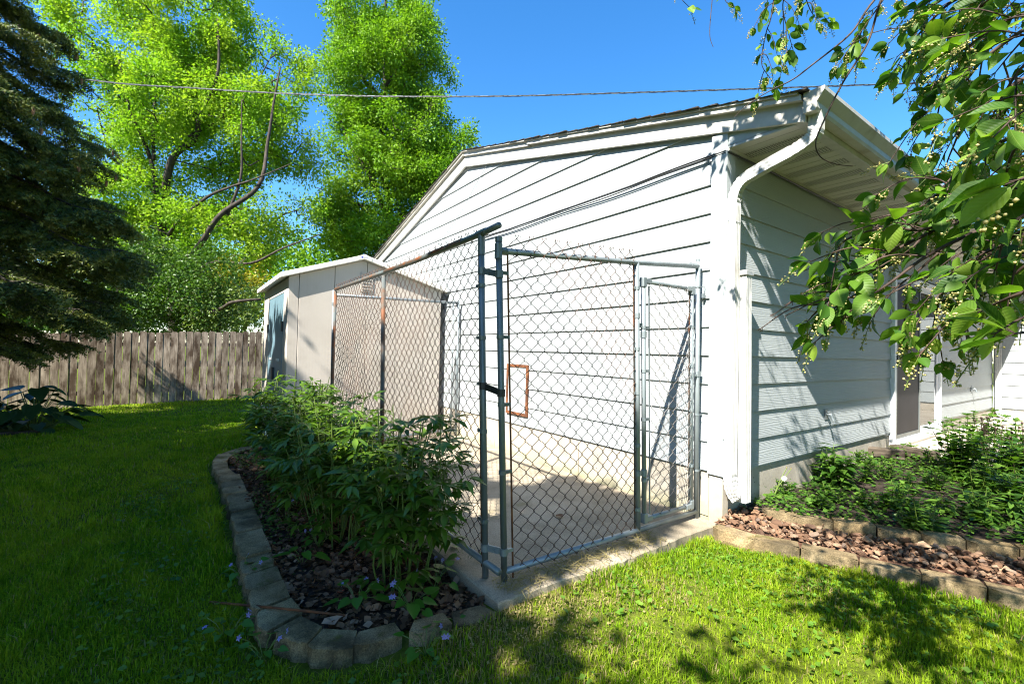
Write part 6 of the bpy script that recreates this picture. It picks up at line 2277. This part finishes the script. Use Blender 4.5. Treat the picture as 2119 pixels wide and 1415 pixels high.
# extra unseen crown, added to block sky light from the long wall
side = crown_clumps([((4.2, 0.8, 3.2), 1.5, 2.4, 1.3, 1.0), ((3.9, -1.8, 3.4), 1.3, 1.6, 1.2, 0.7)], 420, gC)[0]
Ls = land(side, 0.0)
side = side[(Ls[:, 0] > 1.7) | (Ls[:, 1] < -3.4)]
rk = np.stack([gC.uniform(0.0, 0.52, 26), np.full(26, -0.05), gC.uniform(2.58, 2.80, 26)], 1)
rk = rk + SUN[None, :] * gC.uniform(1.3, 2.2, (26, 1))  # unseen clumps added so leaf shadows dapple the rake end
cc = np.concatenate([cc, side, rk])
cc = cc[out_of_frame(cc)]
twigs_to(wood, sk_c, cc, gC, 0.006, 3, 4.0)
wood.build("trunk", M['twig'], cherry, smooth=True)
V, F = leaf_cloud(cc, 9, 0.06, 0.08, gC, keep=out_of_frame)
link("unseen_foliage", np_mesh("unseen_foliage", V, F), M['cherry_mass'], cherry, kind="stuff")
print("cherry canopy clumps", len(cc))

def stray(p):
    r = p - CAM
    d = max(r @ FW, 0.05)
    px, py = 1059.5 + FPX * (r @ RT) / d, 707.5 + FPX * (r @ DN) / d
    return (px < 1665 and py > 330) or (px < 1800 and 215 < py < 420)


leaves = [q for q in leaves if not stray(q[0])]
racemes = [q for q in racemes if not stray(q[0])]

# --- leaves in view: the 300 that show largest are objects, the rest one mass
leaves.sort(key=lambda q: -q[3] / max(0.2, (q[0] - CAM) @ FW) if out_of_frame(np.array([q[0]]), 20)[0] == False else 0)
mass = []
for k, (p, d, sp_, L) in enumerate(leaves):
    X, Y, Z = frames(np.array([d]), np.array([sp_]))
    if k < 300:
        o = bpy.data.objects.new("leaf", cl_mesh[k % 5])
        COL.objects.link(o)
        o.parent = cherry
        o.matrix_parent_inverse = wm(cherry).inverted()
        o.location = p
        o.rotation_euler = Matrix((X[0], Y[0], Z[0])).transposed().to_euler()
        o.scale = (L * gC.uniform(0.78, 1.15), L, L * gC.uniform(0.6, 1.5))
    else:
        mass.append((p, X[0], Y[0], Z[0], L, k % 5))
parts = []
for v in range(5):
    q = [m_ for m_ in mass if m_[5] == v]
    if q:
        parts.append(scatter(CL[v][0], [np.array(CL[v][1])], np.array([a[0] for a in q]), np.array([a[1] for a in q]), np.array([a[2] for a in q]), np.array([a[3] for a in q]), np.array([a[4] for a in q])))
V, F = merge(parts)
link("foliage", np_mesh("foliage", V, F, smooth=True), M['cherry_mass'], cherry, kind="stuff")
# racemes
OCT_V = [(1, 0, 0), (-1, 0, 0), (0, 1, 0), (0, -1, 0), (0, 0, 1), (0, 0, -1)]
OCT_F = [np.array([(0, 2, 4), (2, 1, 4), (1, 3, 4), (3, 0, 4), (2, 0, 5), (1, 2, 5), (3, 1, 5), (0, 3, 5)])]
rs = MB()
bp = []
for p, d, L in racemes:
    tip = p + d * L + np.array([0, 0, -0.25 * L])
    rs.tube([p, lerp(p, tip, 0.5) + np.array([0, 0, 0.08 * L]), tip], 0.0009, 3, caps=False)
    nb = int(gC.integers(14, 24))
    for j in range(nb):
        u = 0.25 + 0.75 * j / nb
        c = lerp(p, tip, u) + np.array([0, 0, 0.08 * L * (1 - abs(2 * u - 1))])
        o = unit(gC.normal(size=3) + d * 0.3)
        e = c + o * 0.010 * (1.25 - 0.6 * u)
        rs.tube([c, e], 0.0005, 3, caps=False)
        bp.append(e)
rs.build("flower_stalks", M['stem'], cherry, kind="stuff")
bp = np.array(bp)
X, Y, Z = frames(gC.normal(size=bp.shape))
V, F = scatter(OCT_V, OCT_F, bp, X, Y, Z, gC.uniform(0.0019, 0.0034, len(bp)))
link("flower_buds", np_mesh("flower_buds", V, F, smooth=True), M['bud'], cherry, kind="stuff")


# ================================================================== grass
gG = np.random.default_rng(88)


def lawn_mask(x, y):
    m = ~((x < 0.03) & (y > -0.02))
    m &= ~((x > -4.10) & (x < 0.015) & (y > -1.86))
    outer = [(-4.65, -2.0), (-4.50, -2.55), (-4.18, -2.77), (-3.8, -2.82), (-3.1, -2.80), (-0.4, -2.78), (-0.12, -2.64), (-0.03, -2.46), (0.02, -2.27), (0.03, -2.0), (-0.01, -1.83), (-4.6, -1.8)]
    m &= ~in_poly(x, y, outer)
    m &= ~((x > 0.02) & (y > np.interp(x, [0.03, 0.30, 0.52, 0.78, 1.26, 1.98, 3.0, 8], [-0.17, -0.145, -0.04, 0.06, 0.26, 0.605, 1.115, 3.6])))
    m &= ~((x > SX0 - 0.03) & (x < SX1 + 0.03) & (y > SY0 - 0.03))
    m &= ~((x < -7.84) & (x > -9.2) & (y < -4.7) & (y > -7.5))
    m &= x > -11.80
    return m


def blades(n, dmin, dmax, h, w):
    dep = np.sqrt(gG.uniform(dmin ** 2, dmax ** 2, n))
    half = 1.16 * dep + 0.7
    lat = gG.uniform(-1, 1, n) * half
    fx_, rx_ = FW[:2] / np.linalg.norm(FW[:2]), RT[:2] / np.linalg.norm(RT[:2])
    x = CAM[0] + dep * fx_[0] + lat * rx_[0]
    y = CAM[1] + dep * fx_[1] + lat * rx_[1]
    m = lawn_mask(x, y)
    patchy = 0.62 + 0.5 * np.sin(3.1 * x + 2.0 * np.sin(2.3 * y)) * np.sin(2.7 * y + 1.3 * np.sin(1.9 * x))
    dry = np.clip(np.exp(-((x - 0.12) / 0.30) ** 2 - ((y + 1.72) / 0.5) ** 2) + 0.5 * np.exp(-((x - 0.3) / 0.12) ** 2 - ((y + 0.95) / 0.15) ** 2) + 0.35 * np.exp(-((x - 0.75) / 0.15) ** 2 - ((y + 0.35) / 0.12) ** 2), 0, 1)
    m &= gG.uniform(size=n) < np.clip(patchy + 0.30, 0.28, 1.0) * (1 - 0.68 * dry)
    x, y, dry = x[m], y[m], dry[m]
    k = len(x)
    hh = h * gG.uniform(0.45, 1.25, k) * (0.88 + 0.3 * np.sin(2.1 * x) * np.sin(1.7 * y) + 0.28 * np.sin(9 * x + 3 * np.sin(7 * y)) * np.sin(8 * y + 2)) * (1 - 0.45 * dry)
    # longer growth where the mower does not reach
    near_edge = np.exp(-((y + 2.86) / 0.07) ** 2) * ((x < -0.5) & (x > -4)) + np.exp(-(x - 0.05) ** 2 / 0.003) * ((y > -1.9) & (y < -0.2)) * 0.4
    hh = hh * (1 + 0.8 * near_edge)
    a = gG.uniform(0, 6.28, k)
    lean = hh * np.abs(gG.normal(0.45, 0.35, k))
    dirx, diry = np.cos(a), np.sin(a)
    fa = a + math.pi / 2 + gG.normal(0, 0.5, k)
    px_, py_ = np.cos(fa), np.sin(fa)
    z = gz(x, y) - 0.006
    ww = w * gG.uniform(0.6, 1.3, k)
    V = np.empty((k, 5, 3))
    V[:, 0] = np.stack([x - px_ * ww / 2, y - py_ * ww / 2, z], 1)
    V[:, 1] = np.stack([x + px_ * ww / 2, y + py_ * ww / 2, z], 1)
    mx_, my_, mz = x + dirx * lean * 0.30, y + diry * lean * 0.30, z + hh * 0.62
    V[:, 2] = np.stack([mx_ + px_ * ww * 0.42, my_ + py_ * ww * 0.42, mz], 1)
    V[:, 3] = np.stack([mx_ - px_ * ww * 0.42, my_ - py_ * ww * 0.42, mz], 1)
    V[:, 4] = np.stack([x + dirx * lean, y + diry * lean, z + hh * (1 - 0.25 * np.minimum(1, lean / hh))], 1)
    return V, dry


parts_g, parts_s = [], []
for spec in ((300000, 0.9, 3.0, 0.052, 0.0040), (250000, 3.0, 5.5, 0.052, 0.0056), (210000, 5.5, 8.5, 0.055, 0.0085), (190000, 8.5, 15.0, 0.058, 0.012)):
    V, dry = blades(*spec)
    s_ = gG.uniform(size=len(V)) < 0.055 + 0.75 * dry
    parts_g.append(V[~s_])
    parts_s.append(V[s_])


def blade_mesh(name, parts):
    V = np.concatenate(parts)
    k = len(V)
    i = np.arange(k)[:, None] * 5
    return np_mesh(name, V.reshape(-1, 3), [i + np.array([[0, 1, 2, 3]]), i + np.array([[3, 2, 4]])])


tag(link("grass", blade_mesh("grass", parts_g), M['grass']), "green lawn grass around the kennel and beds", "grass", kind="stuff")
tag(link("dry_grass", blade_mesh("dry_grass", parts_s), M['straw']), "straw coloured dry blades scattered through the lawn", "grass", kind="stuff")
print("blades", sum(len(p) for p in parts_g), sum(len(p) for p in parts_s))

# dried clippings along the kennel rail
n = 900
t_ = gG.uniform(0, 1, n)
yc_ = -1.78 + 1.2 * t_
xc_ = -0.08 + gG.normal(0, 0.045, n)
pos = np.stack([xc_, yc_, 0.004 + np.abs(gG.normal(0, 0.012, n))], 1)
d = np.stack([gG.normal(size=n), gG.normal(size=n), gG.normal(size=n) * 0.15], 1)
X, Y, Z = frames(d, gG.uniform(-0.6, 0.6, n))
V, F = scatter([(-0.02, 0, 0), (0.02, 0, 0), (0.012, 0.6, 0.05), (-0.012, 0.6, 0.05), (0, 1, 0.02)], [np.array([(0, 1, 2, 3)]), np.array([(3, 2, 4)])], pos, X, Y, Z, gG.uniform(0.04, 0.11, n))
tag(link("grass_clippings", np_mesh("grass_clippings", V, F), M['straw']), "dried grass clippings heaped along the kennel's bottom rail", "clippings", kind="stuff")

# clover and creeping weeds in the lawn by the pad corner
LP = [(0.03, -0.2), (0.03, -1.3), (0.9, -1.3), (1.3, 0.1), (0.5, -0.12), (0.3, -0.2)]
ground_cover("clover_patch", "pale creeping clover in the lawn by the pad corner", LP, gz, 9000, 0.017, M['clover'], 45, 0.016, lambda x, y: np.clip(1.0 - 1.5 * np.abs(y - 0.4 * x + 0.30), 0.03, 1))
ground_cover("lawn_weeds", "broad leaved weeds in the shaded lawn outside the edging", [(-3.5, -3.4), (0.1, -3.4), (0.2, -2.2), (0.05, -2.05), (-0.1, -2.75), (-3.5, -2.82)], gz, 5200, 0.024, M['leaf_weed'], 46, 0.03, lambda x, y: np.clip(0.5 + 0.6 * np.sin(4 * x) * np.sin(5 * y), 0.05, 0.8))
ground_cover("thatch", "tan dead thatch on the worn patch beside the pad corner", [(0.02, -2.3), (0.75, -2.2), (0.6, -1.2), (0.02, -0.9)], gz, 2600, 0.011, M['straw'], 48, 0.008, lambda x, y: np.clip(np.exp(-((x - 0.12) / 0.32) ** 2 - ((y + 1.72) / 0.5) ** 2), 0, 1))
ground_cover("lawn_clover", "scattered clover and broad weeds through the sunny lawn", [(0.1, -2.4), (2.6, -1.6), (3.0, 0.9), (0.6, -0.1), (0.05, -0.3)], lambda x, y: gz(x, y) + 0.012, 3600, 0.026, M['clover'], 49, 0.014, lambda x, y: np.clip(0.3 + 0.9 * np.sin(5 * x + 1) * np.sin(4.3 * y + 2 * x), 0.02, 1))
